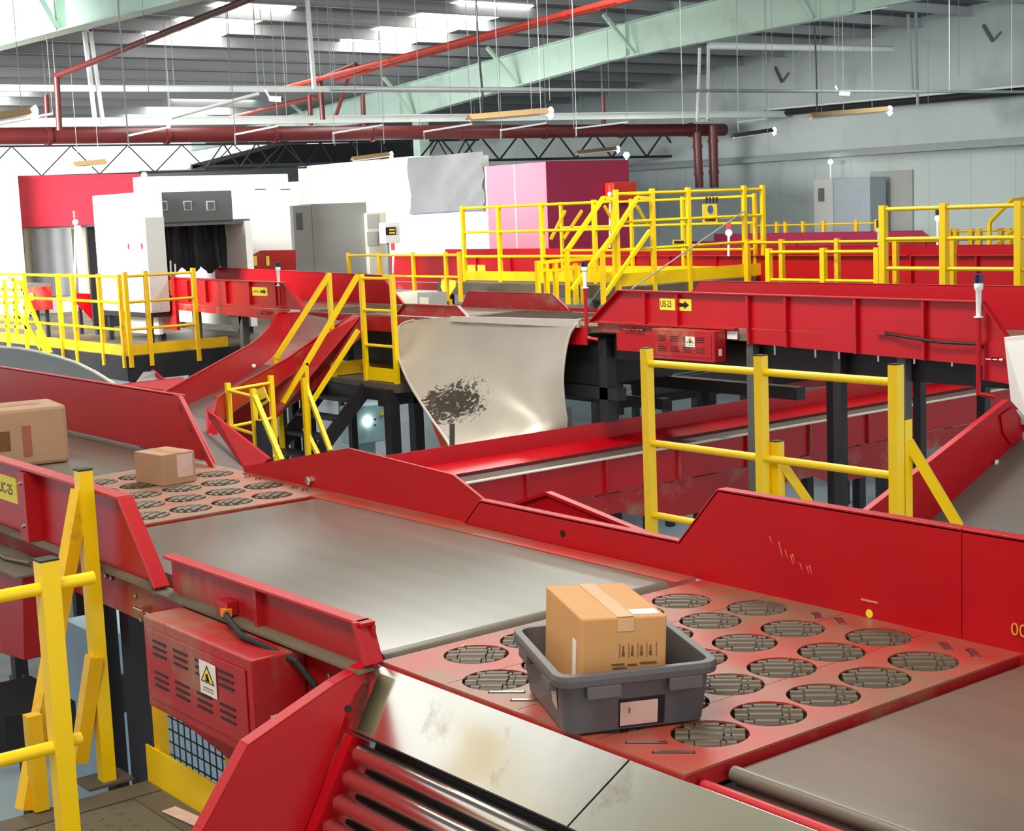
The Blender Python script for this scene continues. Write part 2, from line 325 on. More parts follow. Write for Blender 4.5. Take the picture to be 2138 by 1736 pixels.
# zigzag trusses beyond the duct
def truss(label, Y, px0, px1, yt, yb, n, m=DARK, w=0.05):
    a0, a1 = at(px0, yt[0], Y=Y), at(px1, yt[1], Y=Y); b0, b1 = at(px0, yb[0], Y=Y), at(px1, yb[1], Y=Y)
    t = thing('roof_truss', label, 'truss', b0)
    MB().bar(a0, a1, w * 1.3).build('top_chord', m, t); MB().bar(b0, b1, w * 1.3).build('bottom_chord', m, t)
    hang(t, a0.lerp(a1, .2)); hang(t, a0.lerp(a1, .8))
    for k in range(n):
        p = a0.lerp(a1, (k + .5) / n); q = b0.lerp(b1, k / n); r = b0.lerp(b1, (k + 1) / n)
        MB().bar(q, p, w * .7).build('diagonal', m, t); MB().bar(p, r, w * .7).build('diagonal', m, t)
    return t
truss('black zigzag truss right of the tarpaulin below the duct', 31, 870, 1420, (284, 276), (338, 326), 7)
truss('black zigzag truss in front of the bright opening at far left', 32, -40, 640, (306, 300), (372, 350), 6, w=.028)
truss('second dark truss further back behind the grey sheet roof', 38, 430, 1000, (300, 292), (352, 344), 9, w=0.045)
bars('lean_to_roof', 'dark sloping lean-to roof edge under the trusses left of centre', 'roof', [(at(400, 348, Y=42), at(600, 296, Y=42)), (at(400, 350, Y=42), at(900, 338, Y=42))], 0.12, DGREY)
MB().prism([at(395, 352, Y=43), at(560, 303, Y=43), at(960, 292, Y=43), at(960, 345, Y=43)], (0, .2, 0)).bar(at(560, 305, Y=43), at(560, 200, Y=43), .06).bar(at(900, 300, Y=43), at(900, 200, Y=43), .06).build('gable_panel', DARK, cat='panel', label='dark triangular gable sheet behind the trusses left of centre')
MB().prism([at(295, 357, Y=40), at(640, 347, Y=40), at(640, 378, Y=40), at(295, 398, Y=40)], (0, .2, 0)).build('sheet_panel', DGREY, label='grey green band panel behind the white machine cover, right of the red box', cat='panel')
# wall slanting ledger and brace on the right
pipe('long dark ledger rail running along the upper right wall', [at(1600, 236, X=XW - .3), at(2150, 188, X=XW - .3)], 0.10, DARK, 'rail', 'wall_rail')
pipe('thin white conduit on top of the dark ledger rail at right', [at(1600, 229, X=XW - .62), at(2150, 178, X=XW - .62)], 0.03, BEAMW, 'conduit', 'conduit')
# ================================================================ LAMPS, CAMERAS
def lamp(label, pa, pb_, Y, glow=True, m=None):
    a = at(*pa, Y=Y); b = at(*pb_, Y=Y); t = thing('tube_lamp', label, 'lamp', b); d = (b - a)
    dn = d.normalized(); s = Vector((0, 0.09, 0))
    MB().add([a - s + Vector((0, 0, -.03)), a + Vector((0, 0, .05)), a + s + Vector((0, 0, -.03)), b - s + Vector((0, 0, -.03)), b + Vector((0, 0, .05)), b + s + Vector((0, 0, -.03))], [(0, 1, 4, 3), (1, 2, 5, 4), (0, 2, 1), (3, 4, 5), (0, 3, 5, 2)]).build('reflector', m or REFL, t)
    hang(t, a.lerp(b, .15)); hang(t, a.lerp(b, .8))
    MB().tube(a + Vector((0, -.03, -.045)), b + Vector((0, -.03, -.045)), 0.016).build('lamp_tube', WHITE, t)
    if glow:
        g = MB(); g.lathe(b, b + dn * 0.08, [(0, .02), (.5, .04), (1, .06)], 12); g.build('spot_head', TUBEL, t)
        MB().lathe(b + Vector((0, 0, -.02)), b + Vector((0, 0, -.02)) + Vector((.05, -.05, -.08)), [(0, .02), (1, .045)], 10).build('spot_head', TUBEL, t)
    return t
lamp('tan trough lamp with a bright spot head at upper centre', (978, 246), (1142, 232), 18)
lamp('tan trough lamp with a bright spot head on the upper right wall', (1690, 242), (1852, 228), 18)
lamp('tan trough lamp glowing at the far left edge', (-20, 246), (62, 232), 18)
lamp('narrow trough lamp above the white machine cover left of centre', (735, 332), (812, 322), 30)
lamp('narrow trough lamp left of the green light', (1203, 319), (1286, 310), 30)
lamp('dark slim trough lamp beside the brown drop pipes', (1530, 284), (1612, 272), 24, m=DARK)
lamp('khaki trough lamp above the red box at far left', (153, 344), (220, 338), 26, glow=False)
def beacon_ball(label, p, Y, m, r=0.06, pole=None, zb=None):
    c = at(*p, Y=Y); t = thing('signal_lamp', label, 'lamp', c)
    MB().ball(c, r, 12).build('bulb', m, t)
    MB().tube(c - Vector((0, 0, r)), (c.x, c.y, zb), 0.02).build('stem', WHITE, t)
beacon_ball('glowing green signal lamp above the crimson panel', (1308, 324), 24.35, GLOWG, 0.07, zb=2.15)
beacon_ball('white glowing lamp on the wall above the grey cabinet at right', (1734, 338), at(1734, 338, X=29.45).y, TUBEL, 0.06, zb=1.64)
beacon_ball('small green signal lamp between red box and grey band at left', (301, 366), 23.7, GLOWG, 0.05, zb=1.98)
def cctv(label, p, Y, s=1.0, flip=1):
    c = at(*p, Y=Y); t = thing('security_camera', label, 'camera', c)
    MB().tube(c, c + Vector((.14 * flip, -.14, -.02)) * s, 0.045 * s).build('housing', WHITE, t)
    MB().tube(c + Vector((.14 * flip, -.14, -.02)) * s, c + Vector((.147 * flip, -.147, -.021)) * s, 0.035 * s).build('lens', DARK2, t)
    hang(t, c + Vector((-.05, .05, .15)))
    MB().bar(c + Vector((0, 0, .02)), c + Vector((-.05, .05, .15)), 0.03).build('bracket', WHITE, t)
cctv('white bullet camera under the conduit left of centre', (563, 206), 22)
cctv('dark tipped bullet camera under the conduit at right', (1752, 196), 19)
# ================================================================ CONVEYOR PARTS
def guard(parent, X, pts, t=0.012, flange=0.045, side=-1, m=RED, name='side_guard', fl_edges=None, ribs=(), rib_z=None, label=None, fm=None):
    """sheet guard in the plane x = X; pts = [(y, z)...] going along the bottom and back along the top"""
    g = MB().prism([(X, y, z) for y, z in pts], (t, 0, 0)).build(name, m, parent, label=label)
    n = len(pts); f = MB()
    for i in (fl_edges if fl_edges is not None else []):
        a, b = pts[i], pts[(i + 1) % n]; d = Vector((0, b[0] - a[0], b[1] - a[1])); nn = Vector((0, -d.z, d.y)).normalized() * 0.006
        x0, x1 = (X + t, X - flange) if side < 0 else (X, X + flange)
        f.prism([Vector((x0, a[0], a[1])) - nn, Vector((x0, b[0], b[1])) - nn, Vector((x0, b[0], b[1])) + nn, Vector((x0, a[0], a[1])) + nn], (x1 - x0, 0, 0))
    if f.v: f.build('flange', fm or m, parent, bevel=0.002)
    for y in ribs:
        x0, x1 = (X - flange * .8, X) if side < 0 else (X + t, X + flange)
        MB().box(min(x0, x1), max(x0, x1), y - 0.012, y + 0.012, rib_z[0], rib_z[1]).build('rib', m, parent)
    return g
def belt(parent, x0, x1, y0, y1, z=0.0, m=BELT, r=0.03, name='belt', ax='y'):
    g = MB(); pts = []
    for k in range(7): a = math.pi / 2 + math.pi * k / 6; pts.append((y0 + r + r * math.cos(a), z - r + r * math.sin(a)))
    for k in range(7): a = -math.pi / 2 + math.pi * k / 6; pts.append((y1 - r + r * math.cos(a), z - r + r * math.sin(a)))
    if ax == 'y': g.prism([(x0, y, q) for y, q in pts], (x1 - x0, 0, 0))
    else: g.prism([(y, x0, q) for y, q in pts], (0, x1 - x0, 0))
    g.sm = [len(f) == 4 for f in g.f]
    o = g.build(name, m, parent); o.data.set_sharp_from_angle(angle=math.radians(50)) if hasattr(o.data, 'set_sharp_from_angle') else None
    return o
REDP2 = mat('red_plate_dust_covered', (190, 60, 52), 0.5, 0, 0.08, 4, 0.02, (156, 116, 92), 1.35, 2.4)
def holed_plate(parent, x0, x1, y0, y1, z, th, holes, r, m, slots=(), label=None):
    b = bmesh.new(); es = []
    def loop(pts):
        vs = [b.verts.new((x, y, z)) for x, y in pts]
        for i in range(len(vs)): es.append(b.edges.new((vs[i], vs[(i + 1) % len(vs)])))
    loop([(x0, y0), (x1, y0), (x1, y1), (x0, y1)])
    for hx, hy in holes: loop([(hx + r * math.cos(2 * math.pi * k / 28), hy + r * math.sin(2 * math.pi * k / 28)) for k in range(28)])
    for (sx, sy, L, wd, ang) in slots:
        c, s = math.cos(ang), math.sin(ang); loop([(sx + u * c - v * s, sy + u * s + v * c) for u, v in ((-L / 2, -wd / 2), (L / 2, -wd / 2), (L / 2, wd / 2), (-L / 2, wd / 2))])
    bmesh.ops.triangle_fill(b, use_beauty=True, use_dissolve=False, edges=es)
    ret = bmesh.ops.extrude_face_region(b, geom=list(b.faces))
    for v in [g for g in ret['geom'] if isinstance(g, bmesh.types.BMVert)]: v.co.z -= th
    bmesh.ops.recalc_face_normals(b, faces=b.faces)
    pw = Vector(parent['wl'])
    for v in b.verts: v.co -= pw
    me = bpy.data.meshes.new('plate'); b.to_mesh(me); b.free(); me.materials.append(m)
    o = bpy.data.objects.new('plate', me); COL.objects.link(o); o.parent = parent; o['wl'] = tuple(pw)
    if label: o['label'] = label
    return o
def wheel_set(parent, holes, r, ang, dz=0.0, group=None):
    """one swivelling roller cluster per hole: pocket + rollers; copies share meshes"""
    c, s = math.cos(ang), math.sin(ang); p0 = r0_ = None
    P = MB(); P.lathe((0, 0, -0.05), (0, 0, -0.008), [(0, r * .985), (1, r * .985)], 28, caps=False)
    P.add([(r * .985 * math.cos(2 * math.pi * k / 28), r * .985 * math.sin(2 * math.pi * k / 28), -0.05) for k in range(28)], [tuple(range(28))])
    P.bar((-r * .8 * c, -r * .8 * s, -.042), (r * .8 * c, r * .8 * s, -.042), r * 1.2, 0.012)
    G = MB()
    for j, L in ((-1.5, .118), (-.5, .158), (.5, .158), (1.5, .118)):
        v = j * 0.037; o = Vector((-v * s, v * c, -0.013 + (0.003 if abs(j) < 1 else 0))); dd = Vector((c, s, 0)) * L / 2; sh = Vector((c, s, 0)) * 0.0
        R = 0.0178
        G.lathe(o - dd + sh, o + dd + sh, [(0, R * .5), (.001, R * .84), (.19, R * .84), (.191, R * .45), (.215, R * .45), (.216, R), (.68, R), (.681, R * .5), (.71, R * .5), (.711, R * .8), (.79, R * .8), (.791, R * .5), (.815, R * .5), (.816, R * .84), (.999, R * .84), (1, R * .5)], 12)
    pm = gm = None
    for hx, hy in holes:
        if pm is None:
            pm = P.build('roller_pocket', POCK, None); gm = G.build('steering_rollers', WHEEL, None); a, b = pm, gm
        else:
            a = pm.copy(); b = gm.copy(); COL.objects.link(a); COL.objects.link(b)
        pw = Vector(parent['wl']); a.parent = parent; a.location = Vector((hx, hy, dz)) - pw
        b.parent = a; b.location = (0, 0, 0); b.matrix_parent_inverse = Matrix()
LETT_U = (0, 0, 1)
def yz_text(parent, s, size, X, y, z, m=BLK, align='LEFT'):   # on a face looking toward -x, reading along -y
    return text(parent, s, size, (X, y, z), (0, -1, 0), (0, 0, 1), m, align=align)
def arrow(parent, X, y, z, L, h, m=BLK):
    MB().prism([(X, y, z - h * .22), (X, y - L * .6, z - h * .22), (X, y - L * .6, z - h * .5), (X, y - L, z), (X, y - L * .6, z + h * .5), (X, y - L * .6, z + h * .22), (X, y, z + h * .22)], (-0.001, 0, 0)).build('arrow_mark', m, parent)
def warn_label(parent, X, y, z, w, h):  # white label with a warning triangle, face toward -x, left-top corner at (y, z)
    l = MB().box(X - .0015, X, y - w, y, z - h, z).build('warning_label', PAPER, parent, label='white label with a yellow warning triangle')
    c = y - w / 2; zt = z - h * .08; zb = z - h * .62; hw = w * .42
    MB().prism([(X - .002, c + hw, zb), (X - .002, c, zt), (X - .002, c - hw, zb)], (-.0006, 0, 0)).build('triangle_border', BLK, l)
    MB().prism([(X - .0028, c + hw * .78, zb + h * .035), (X - .0028, c, zt - h * .09), (X - .0028, c - hw * .78, zb + h * .035)], (-.0006, 0, 0)).build('triangle_field', SIGN, l)
    g = MB().lathe((X - .0036, c, zb + h * .2), (X - .0042, c, zb + h * .2), [(0, w * .09), (1, w * .09)], 10)
    g.lathe((X - .0036, c - w * .06, zb + h * .12), (X - .0042, c - w * .06, zb + h * .12), [(0, w * .07), (1, w * .07)], 10)
    g.box(X - .0042, X - .0036, c - w * .16, c + w * .14, zb + h * .055, zb + h * .1); g.build('hand_symbol', BLK, l)
    MB().box(X - .0022, X - .0016, y - w * .8, y - w * .2, z - h * .8, z - h * .77).box(X - .0022, X - .0016, y - w * .85, y - w * .15, z - h * .88, z - h * .86).build('print_line', INK, l)
    return l
def motor_box(label, x0, x1, y0, y1, z0, z1, sticker=True):
    t = thing('drive_cover', label, 'motor cover', (x0, y0, z0))
    MB().box(x0, x1, y0, y1, z0, z1).build('housing', REDD, t, bevel=0.006)
    e = 0.035; MB().box(x0 - .005, x0 - .0005, y0 + e, y1 - e, z0 + e, z1 - e).build('front_panel', REDD, t, bevel=0.002)
    L = y1 - y0; Hh = z1 - z0
    for r in (0.64, 0.30):
        for c in range(4):
            g = MB(); yc = y1 - L * (0.17 + 0.205 * c)
            for k in range(3): zc = z0 + Hh * (r + 0.07 * k - .02); g.box(x0 - .0075, x0 - .005, yc - L * .065, yc + L * .065, zc, zc + Hh * .022)
            g.build('louvre_group', BLK, t)
    if sticker: warn_label(t, x0 - .008, y1 - L * .56, z0 + Hh * .80, L * .145, Hh * .34)
    MB().box(x0 + .05, x0 + .09, y0 - .002, y0 - .0005, z0 + Hh * .2, z0 + Hh * .42).build('blank_sticker', PAPER, t)
    return t
def tensioner(parent, X, y, z, L=0.2):
    g = MB().tube((X - .02, y, z), (X - .02, y - L, z), 0.006, 8).lathe((X - .02, y - L, z), (X - .02, y - L - .03, z), [(0, .014), (1, .014)], 8)
    g.build('tension_screw', ZINC, parent); MB().box(X - .03, X, y - L * .45, y - L * .4, z - .02, z + .02).box(X - .03, X, y - L * .9, y - L * .84, z - .02, z + .02).build('screw_bracket', REDD, parent)
# ================================================================ MAIN LINE (nearest), runs along y at x 2.17 - 3.40
XN, XF = 2.20, 3.38
def diverter(label, x0, x1, y0, y1, holes, slots, ang, z=0.0, pm=None):
    t = thing('roller_diverter', label, 'sorter plate', (x0, y0, z))
    holed_plate(t, x0, x1, y0, y1, z, 0.006, holes, 0.090, pm or REDP, slots)
    wheel_set(t, holes, 0.090, ang, z)
    MB().box(x0, x0 + .02, y0, y1, z - .045, z - .0065).box(x0 + .02, x1, y0, y0 + .012, z - .045, z - .0065).build('edge_apron', REDD, t)
    MB().box(x0 + .02, x1, y0 + .012, y1, z - .09, z - .062).build('tray', DARK, t)
    for (sx, sy, L, wd, a) in slots:
        c, s = math.cos(a), math.sin(a); MB().bar((sx - c * L * .46, sy - s * L * .46, z - .001), (sx + c * L * .46, sy + s * L * .46, z - .001), wd * .6, .007).build('slot_bar', ZINC, t)
    for k in (1, 2, 3):
        y = y0 + (y1 - y0) * k / 4; MB().box(x0 + .01, x1 - .01, y - .0010, y + .0010, z, z + .0004).build('panel_joint', MAROON, t)
    return t
A1 = [2.39 + .195 * k for k in range(5)]; B1 = [2.29 + .195 * k for k in range(6)]
H1 = [(x, y) for y in (2.392, 2.836, 3.282) for x in A1] + [(x, y) for y in (2.612, 3.060) for x in B1]
S1 = [(2.245, 2.449, .095, .018, -math.pi / 4), (2.246, 2.362, .095, .018, -math.pi / 4), (2.245, 2.96, .095, .018, -math.pi / 4), (2.246, 2.87, .095, .018, -math.pi / 4)] + \
     [(3.318, y, .075, .026, math.radians(50)) for y in (2.875, 2.79, 2.43, 2.345)]
d1 = diverter('near red plate with round roller pockets carrying the grey tote', 2.17, 3.40, 2.25, 3.42, H1, S1, -math.pi / 4)
text(d1, 'L', 0.055, (2.42, 3.385, .0008), (-.7, -.7, 0), (.7, -.7, 0), mat('yellow_chalk', (222, 170, 110), 0.8), 'chalk_letter')
A2 = [x + .045 for x in A1]; B2 = [x + .045 for x in B1]
H2 = [(x, y) for y in (5.885, 6.37, 6.85) for x in A2] + [(x, y) for y in (6.13, 6.61) for x in B2]
S2 = [(3.385, y, .08, .024, math.radians(60)) for y in (6.42, 6.32, 5.98, 5.89)]
d2 = diverter('farther red plate with dusty roller pockets under the small carton', 2.20, 3.445, 5.73, 7.03, H2, S2, math.radians(38), pm=REDP2)
for k, (x, y) in enumerate([]): pass
# belts
mb_ = thing('belt_conveyor', 'middle grey belt conveyor between the two roller plates', 'conveyor', (XN, 3.44, -.8))
belt(mb_, XN + .02, 3.31, 3.465, 5.70, 0.0, r=.045)
MB().box(XN + .02, 3.31, 3.425, 3.46, -.09, -.03).box(XN + .02, 3.31, 5.705, 5.725, -.09, -.03).build('gap_shadow_strip', DARK2, mb_) if 0 else None
MB().box(3.31, 3.40, 3.45, 5.72, -.05, .004).build('edge_strip', REDP, mb_)
# near side rail: a channel with lip, ends cut slanted
MB().prism([(2.12, 3.43, .112), (2.12, 4.655, .112), (2.165, 4.655, .112), (2.165, 3.43, .112)][::1], (0, 0, -.012)).build('rail_lip', RED, mb_, bevel=.003)
MB().box(2.153, 2.165, 3.43, 4.66, -.02, .10).build('side_rail', REDD, mb_)
MB().prism([(2.11, 3.405, .0), (2.11, 3.45, .112), (2.11, 3.47, .112), (2.11, 3.425, .0)], (.06, 0, 0)).build('end_flange', RED, mb_, bevel=.003)
for y in (4.05,): MB().box(2.13, 2.153, y - .01, y + .01, -.02, .10).build('rib', REDD, mb_)
MB().box(2.10, 2.165, 3.43, 4.72, -.026, -.018).build('dusty_ledge', DECKM, mb_, label='flat ledge grey with dust')
MB().box(2.149, 2.16, 3.47, 5.6, -.17, -.028).build('side_skirt', REDD, mb_)
bolts(mb_, [(2.148, y, z) for y, z in ((4.95, -.085), (4.92, -.165), (4.46, -.06), (3.66, -.09), (3.66, -.15), (3.47, -.06), (5.2, -.055), (5.15, -.055))], (-1, 0, 0))
tensioner(mb_, 2.148, 4.93, -.12, .2)
MB().box(2.10, 2.15, 4.63, 4.72, -.135, -.09).build('tension_block', REDD, mb_)
MB().prism([(2.15, 3.5, -.17), (2.15, 4.80, -.17), (2.15, 4.80, -.45), (2.15, 4.3, -.52), (2.15, 3.5, -.52)], (.02, 0, 0)).build('lower_skirt', RED, mb_)
g = MB(); g.box(2.115, 2.15, 4.20, 4.27, -.012, .03); g.build('sensor_bracket', REDD, mb_)
MB().box(2.10, 2.125, 4.19, 4.22, -.012, .012).build('photo_sensor', mat('orange_sensor', (226, 140, 40), 0.4), mb_, label='small orange sensor')
cbl = [(2.10, 4.18, .0), (2.06, 4.10, .015), (2.05, 3.98, -.02), (2.07, 3.86, -.035), (2.10, 3.76, -.06), (2.12, 3.70, -.12), (2.13, 3.66, -.21)]
MB().path(cbl, .010, 8).build('sensor_cable', DARK2, mb_)
MB().prism([(2.12, 3.665, -.20), (2.12, 3.62, -.185), (2.12, 3.60, -.24), (2.12, 3.645, -.255)], (.002, 0, 0)).build('cable_tag', PAPERP, mb_)
# frame legs of the main line
for y in (5.35, 9.3): MB().box(2.28, 2.36, y, y + .08, ZG, -.1).box(3.2, 3.28, y, y + .08, ZG, -.1).build('leg', DARK, mb_)
# downstream belt, bottom right
db = thing('belt_conveyor', 'nearest grey belt conveyor in the bottom right corner', 'conveyor', (XN, .2, -.8))
belt(db, 2.305, 3.385, .1, 2.236, -.012)
MB().lathe((2.305, .1, -.030), (2.305, 2.236, -.030), [(0, .018), (1, .018)], 16).build('belt_edge_bead', BELT, db, label='pale rolled edge of the belt')
MB().lathe((2.215, .1, -.036), (2.215, 2.240, -.036), [(0, .016), (1, .016)], 16).build('side_rail', RED, db)
MB().box(2.175, 2.25, .1, 2.245, -.12, -.068).build('side_skirt', RED, db)
MB().box(3.386, 3.40, .1, 2.25, -.08, -.0).build('edge_strip', REDD, db)
bolts(db, [(2.205, 2.2, -.06)], (-1, 0, 0), .013)
# upstream belt with the UC-25 guard
ub = thing('belt_conveyor', 'upstream belt conveyor at left with a labelled red guard', 'conveyor', (XN, 7.05, -.8))
belt(ub, XN + .03, 3.37, 7.045, 12.5, 0.0, BELT)
MB().box(3.37, 3.41, 7.05, 12.5, -.05, .012).build('edge_strip', DECKM, ub)
guard(ub, 2.148, [(4.70, -.01), (12.5, -.01), (12.5, .285), (5.86, .275), (4.95, .268)], side=-1, flange=.045, fl_edges=[2, 3, 4], ribs=(5.84, 6.75, 7.7), rib_z=(0, .265))
MB().box(2.149, 2.16, 5.62, 12.5, -.17, -.028).build('side_skirt', REDD, ub)
MB().box(2.11, 2.16, 4.74, 12.5, -.024, -.012).build('dusty_ledge', DECKM, ub, label='flat ledge grey with dust')
MB().box(2.09, 2.148, 5.80, 5.88, -.01, .262).build('joint_channel', REDD, ub)
bolts(ub, [(2.09, 5.84, .22), (2.09, 5.84, .05)], (-1, 0, 0))
sg = bx('line_sign', SIGN, ub, 2.143, 2.1475, 6.04, 6.46, .102, .209)
o = yz_text(sg, 'UC-25', .062, 2.1425, 6.238, .134); o.scale = (.92, 1, 1)
# belt far guards
gf = thing('side_guard', 'long red side guard behind the big cartons at upper left', 'guard', (3.41, 6.8, 0))
guard(gf, 3.41, [(6.80, .02), (12.5, .02), (12.5, .335), (7.13, .33)], side=1, flange=.03, fl_edges=[2], name='panel')
MB().prism([(3.405, 6.78, .0), (3.405, 6.84, .0), (3.405, 7.17, .335), (3.405, 7.12, .335)], (-.012, 0, 0)).build('slotted_end_strip', RED, gf)
for z, yy in ((.27, 7.075), (.17, 6.975), (.06, 6.86)):
    MB().prism([(3.392, yy, z - .02), (3.392, yy + .02, z - .02), (3.392, yy + .06, z + .02), (3.392, yy + .04, z + .02)], (-.001, 0, 0)).build('slot', MAROON, gf)
gm_ = thing('side_guard', 'pitched red side guard behind the middle belt', 'guard', (3.42, 4.65, 0))
pm_ = [(4.70, .005), (6.52, .005), (6.53, .03), (5.56, .215), (4.80, .185), (4.60, .108)]
guard(gm_, 3.42, pm_, side=1, flange=.012, name='panel', t=.012)
MB().box(3.40, 3.43, 4.70, 6.5, -.03, .006).build('foot_strip', REDP, gm_)
bolts(gm_, [(3.42, 5.9, .035)], (-1, 0, 0), .022)
gl = thing('side_guard', 'low red side guard ending beside the middle belt end', 'guard', (3.40, 3.5, 0))
guard(gl, 3.405, [(3.38, .0), (4.72, .0), (4.61, .105), (3.48, .105)], side=1, flange=.035, fl_edges=[2, 1], name='panel')
MB().lathe((3.404, 4.12, .05), (3.402, 4.12, .05), [(0, .013), (1, .013)], 12).build('hole', BLK, gl)
gh = thing('side_guard', 'tall red side guard behind the near roller plate at right', 'guard', (3.40, .2, 0))
guard(gh, 3.4, [(2.44, .0), (3.53, .0), (3.53, .1), (3.345, .30), (2.44, .30)], side=1, flange=.04, fl_edges=[3, 2], name='panel')
guard(gh, 3.4, [(.2, .0), (2.437, .0), (2.437, .30), (.2, .30)], side=1, flange=.04, fl_edges=[2], name='panel')
text(gh, '00', .05, (3.396, 2.285, .045), (0, -1, 0), (0, 0, 1), mat('yellow_scrawl', (226, 150, 60), .7), 'marking')
CHIP = mat('scratched_primer', (224, 130, 110), .6)
rnd = random.Random(2); sc = MB()
for k in range(9):
    y = 3.12 - .018 * k + rnd.uniform(-.01, .01); z = .175 - .008 * k + rnd.uniform(-.012, .012)
    sc.prism([(3.3992, y, z), (3.3992, y - .012, z - .022 - rnd.uniform(0, .012)), (3.3992, y - .006, z - .003)], (-.0006, 0, 0))
sc.build('scratch', CHIP, gh)
MB().lathe((3.399, 2.75, .014), (3.398, 2.75, .014), [(0, .013), (1, .013)], 10).build('yellow_mark', SIGN, gh)
MB().box(3.398, 3.399, 2.72, 2.78, .048, .054).build('chalk_mark', CHIP, gh)
# ridge plate behind the low guard
rg = thing('chute_cover', 'red ridged cover plate peeking over the low side guard', 'cover', (3.6, 4, -.1))
a, b, c = at(1066, 1056, X=3.62), at(1145, 1030, X=3.62), at(1345, 1113, X=3.62)
MB().prism([a, b, c, c - Vector((0, 0, .3)), a - Vector((0, 0, .3))], (.012, 0, 0)).build('panel', RED, rg)
MB().bar(a, b, .03, .012).bar(b, c, .03, .012).build('edge_lip', RED, rg)
# ================================================================ motor boxes
motor_box('large red louvred motor box hanging below the middle belt, front left', 1.972, 2.146, 3.79, 4.51, -.335, -.035)
# lower red drive housing at the left edge
lh = thing('drive_cover', 'big red housing at the left edge below the labelled guard', 'motor cover', (1.95, 5.7, -.6))
MB().prism([(1.99, 5.68, -.44), (1.99, 7.4, -.60), (1.99, 7.4, -.10), (1.99, 5.62, -.10)], (.155, 0, 0)).build('housing', REDD, lh, bevel=.004)
MB().box(1.96, 2.145, 5.6, 7.4, -.10, -.092).build('dusty_top', DECKM, lh, label='dusty brown top ledge')
MB().path([(2.05, 6.9, -.085), (2.03, 6.5, -.08), (2.06, 6.2, -.082), (2.03, 5.9, -.08), (2.06, 5.72, -.075)], .008, 6).build('frayed_cord', DECKM, lh)
# ================================================================ steel roller chute, bottom centre
ch = thing('roller_chute', 'shiny steel roller chute with red side wing, bottom centre', 'chute', (2.15, 2.0, -.8))
U = Vector((-.50, 0, -.866)); P0 = Vector((2.165, 0, -.012))
def cp(s, y, n=0.0): q = P0 + U * s; N = Vector((-.866, 0, .5)); return Vector((q.x, y, q.z)) + N * n
MB().sheet([[Vector((2.167, 3.43, -.012)), Vector((2.167, 1.55, -.012))], [cp(.0, 3.43), cp(.0, 1.55)], [cp(.185, 3.43), cp(.185, 1.55)]], (.004, 0, -.006), smooth=False).build('apron_sheet', STEEL, ch)
MB().prism([cp(.02, 3.45), cp(.02, 3.37, .03), cp(.185, 3.37, .03), cp(.185, 3.45)], (.002, .002, 0)).build('corner_gusset', STEEL, ch)
sm = MB().bar(cp(.0, 2.42, .001), cp(.185, 2.53, .001), .004, .001); sm.build('sheet_seam', DARK, ch)
MB().sheet([[cp(.186, 3.43), cp(.186, 1.4)], [cp(.192, 3.43, -.05), cp(.192, 1.4, -.05)]], (-.002, 0, -.002), False).build('inner_lip', DARK, ch)
for k in range(7):
    s = .235 + .068 * k; rr = thing('roller', None, None, cp(s, 3.4)) if 0 else None
    o = MB().lathe(cp(s, 3.375, -.012), cp(s, 1.4, -.012), [(0, .024), (.004, .027), (.996, .027), (1, .024)], 24).build('roller', ROLL, ch)
    MB().lathe(cp(s, 3.43, -.012), cp(s, 3.375, -.012), [(0, .007), (1, .007)], 8).build('axle', ZINC, o)
MB().hexa([cp(.19, 3.38, -.055), cp(.19, 1.4, -.055), cp(.19, 1.4, -.06), cp(.19, 3.38, -.06), cp(.75, 3.38, -.055), cp(.75, 1.4, -.055), cp(.75, 1.4, -.06), cp(.75, 3.38, -.06)]).build('backing_pan', DARK, ch)
Yw = 3.445
def py(px, pz): v = at(px, pz, Y=Yw); return v
wing = [(782, 1383), (700, 1432), (517, 1560), (424, 1736), (390, 1800), (620, 1800), (688, 1605), (718, 1500), (740, 1450), (790, 1386)]
wp = [at(x, y, Y=Yw) for x, y in wing]
MB().prism(wp, (0, .012, 0)).build('side_wing', RED, ch)
fl = MB()
for i in range(4): fl.prism([wp[i], wp[i + 1], wp[i + 1] + Vector((0, .0, .006)), wp[i] + Vector((0, 0, .006))], (0, .045, 0))
fl.build('wing_flange', RED, ch, bevel=.002)
hc = at(727, 1481, Y=Yw - .001); MB().lathe(hc, hc + Vector((0, -.001, 0)), [(0, .011), (1, .011)], 12).build('hole', BLK, ch)
MB().prism([cp(.20, 3.38, .02), cp(.20, 3.44, .02), cp(.75, 3.44, .02), cp(.75, 3.38, .02)], (-.004, 0, .004)).build('roller_side_channel', RED, ch) if 0 else MB().hexa([cp(.2, 3.40, -.05), cp(.2, 3.44, -.05), cp(.2, 3.44, .012), cp(.2, 3.40, .012), cp(.75, 3.40, -.05), cp(.75, 3.44, -.05), cp(.75, 3.44, .012), cp(.75, 3.40, .012)]).build('roller_side_channel', RED, ch)
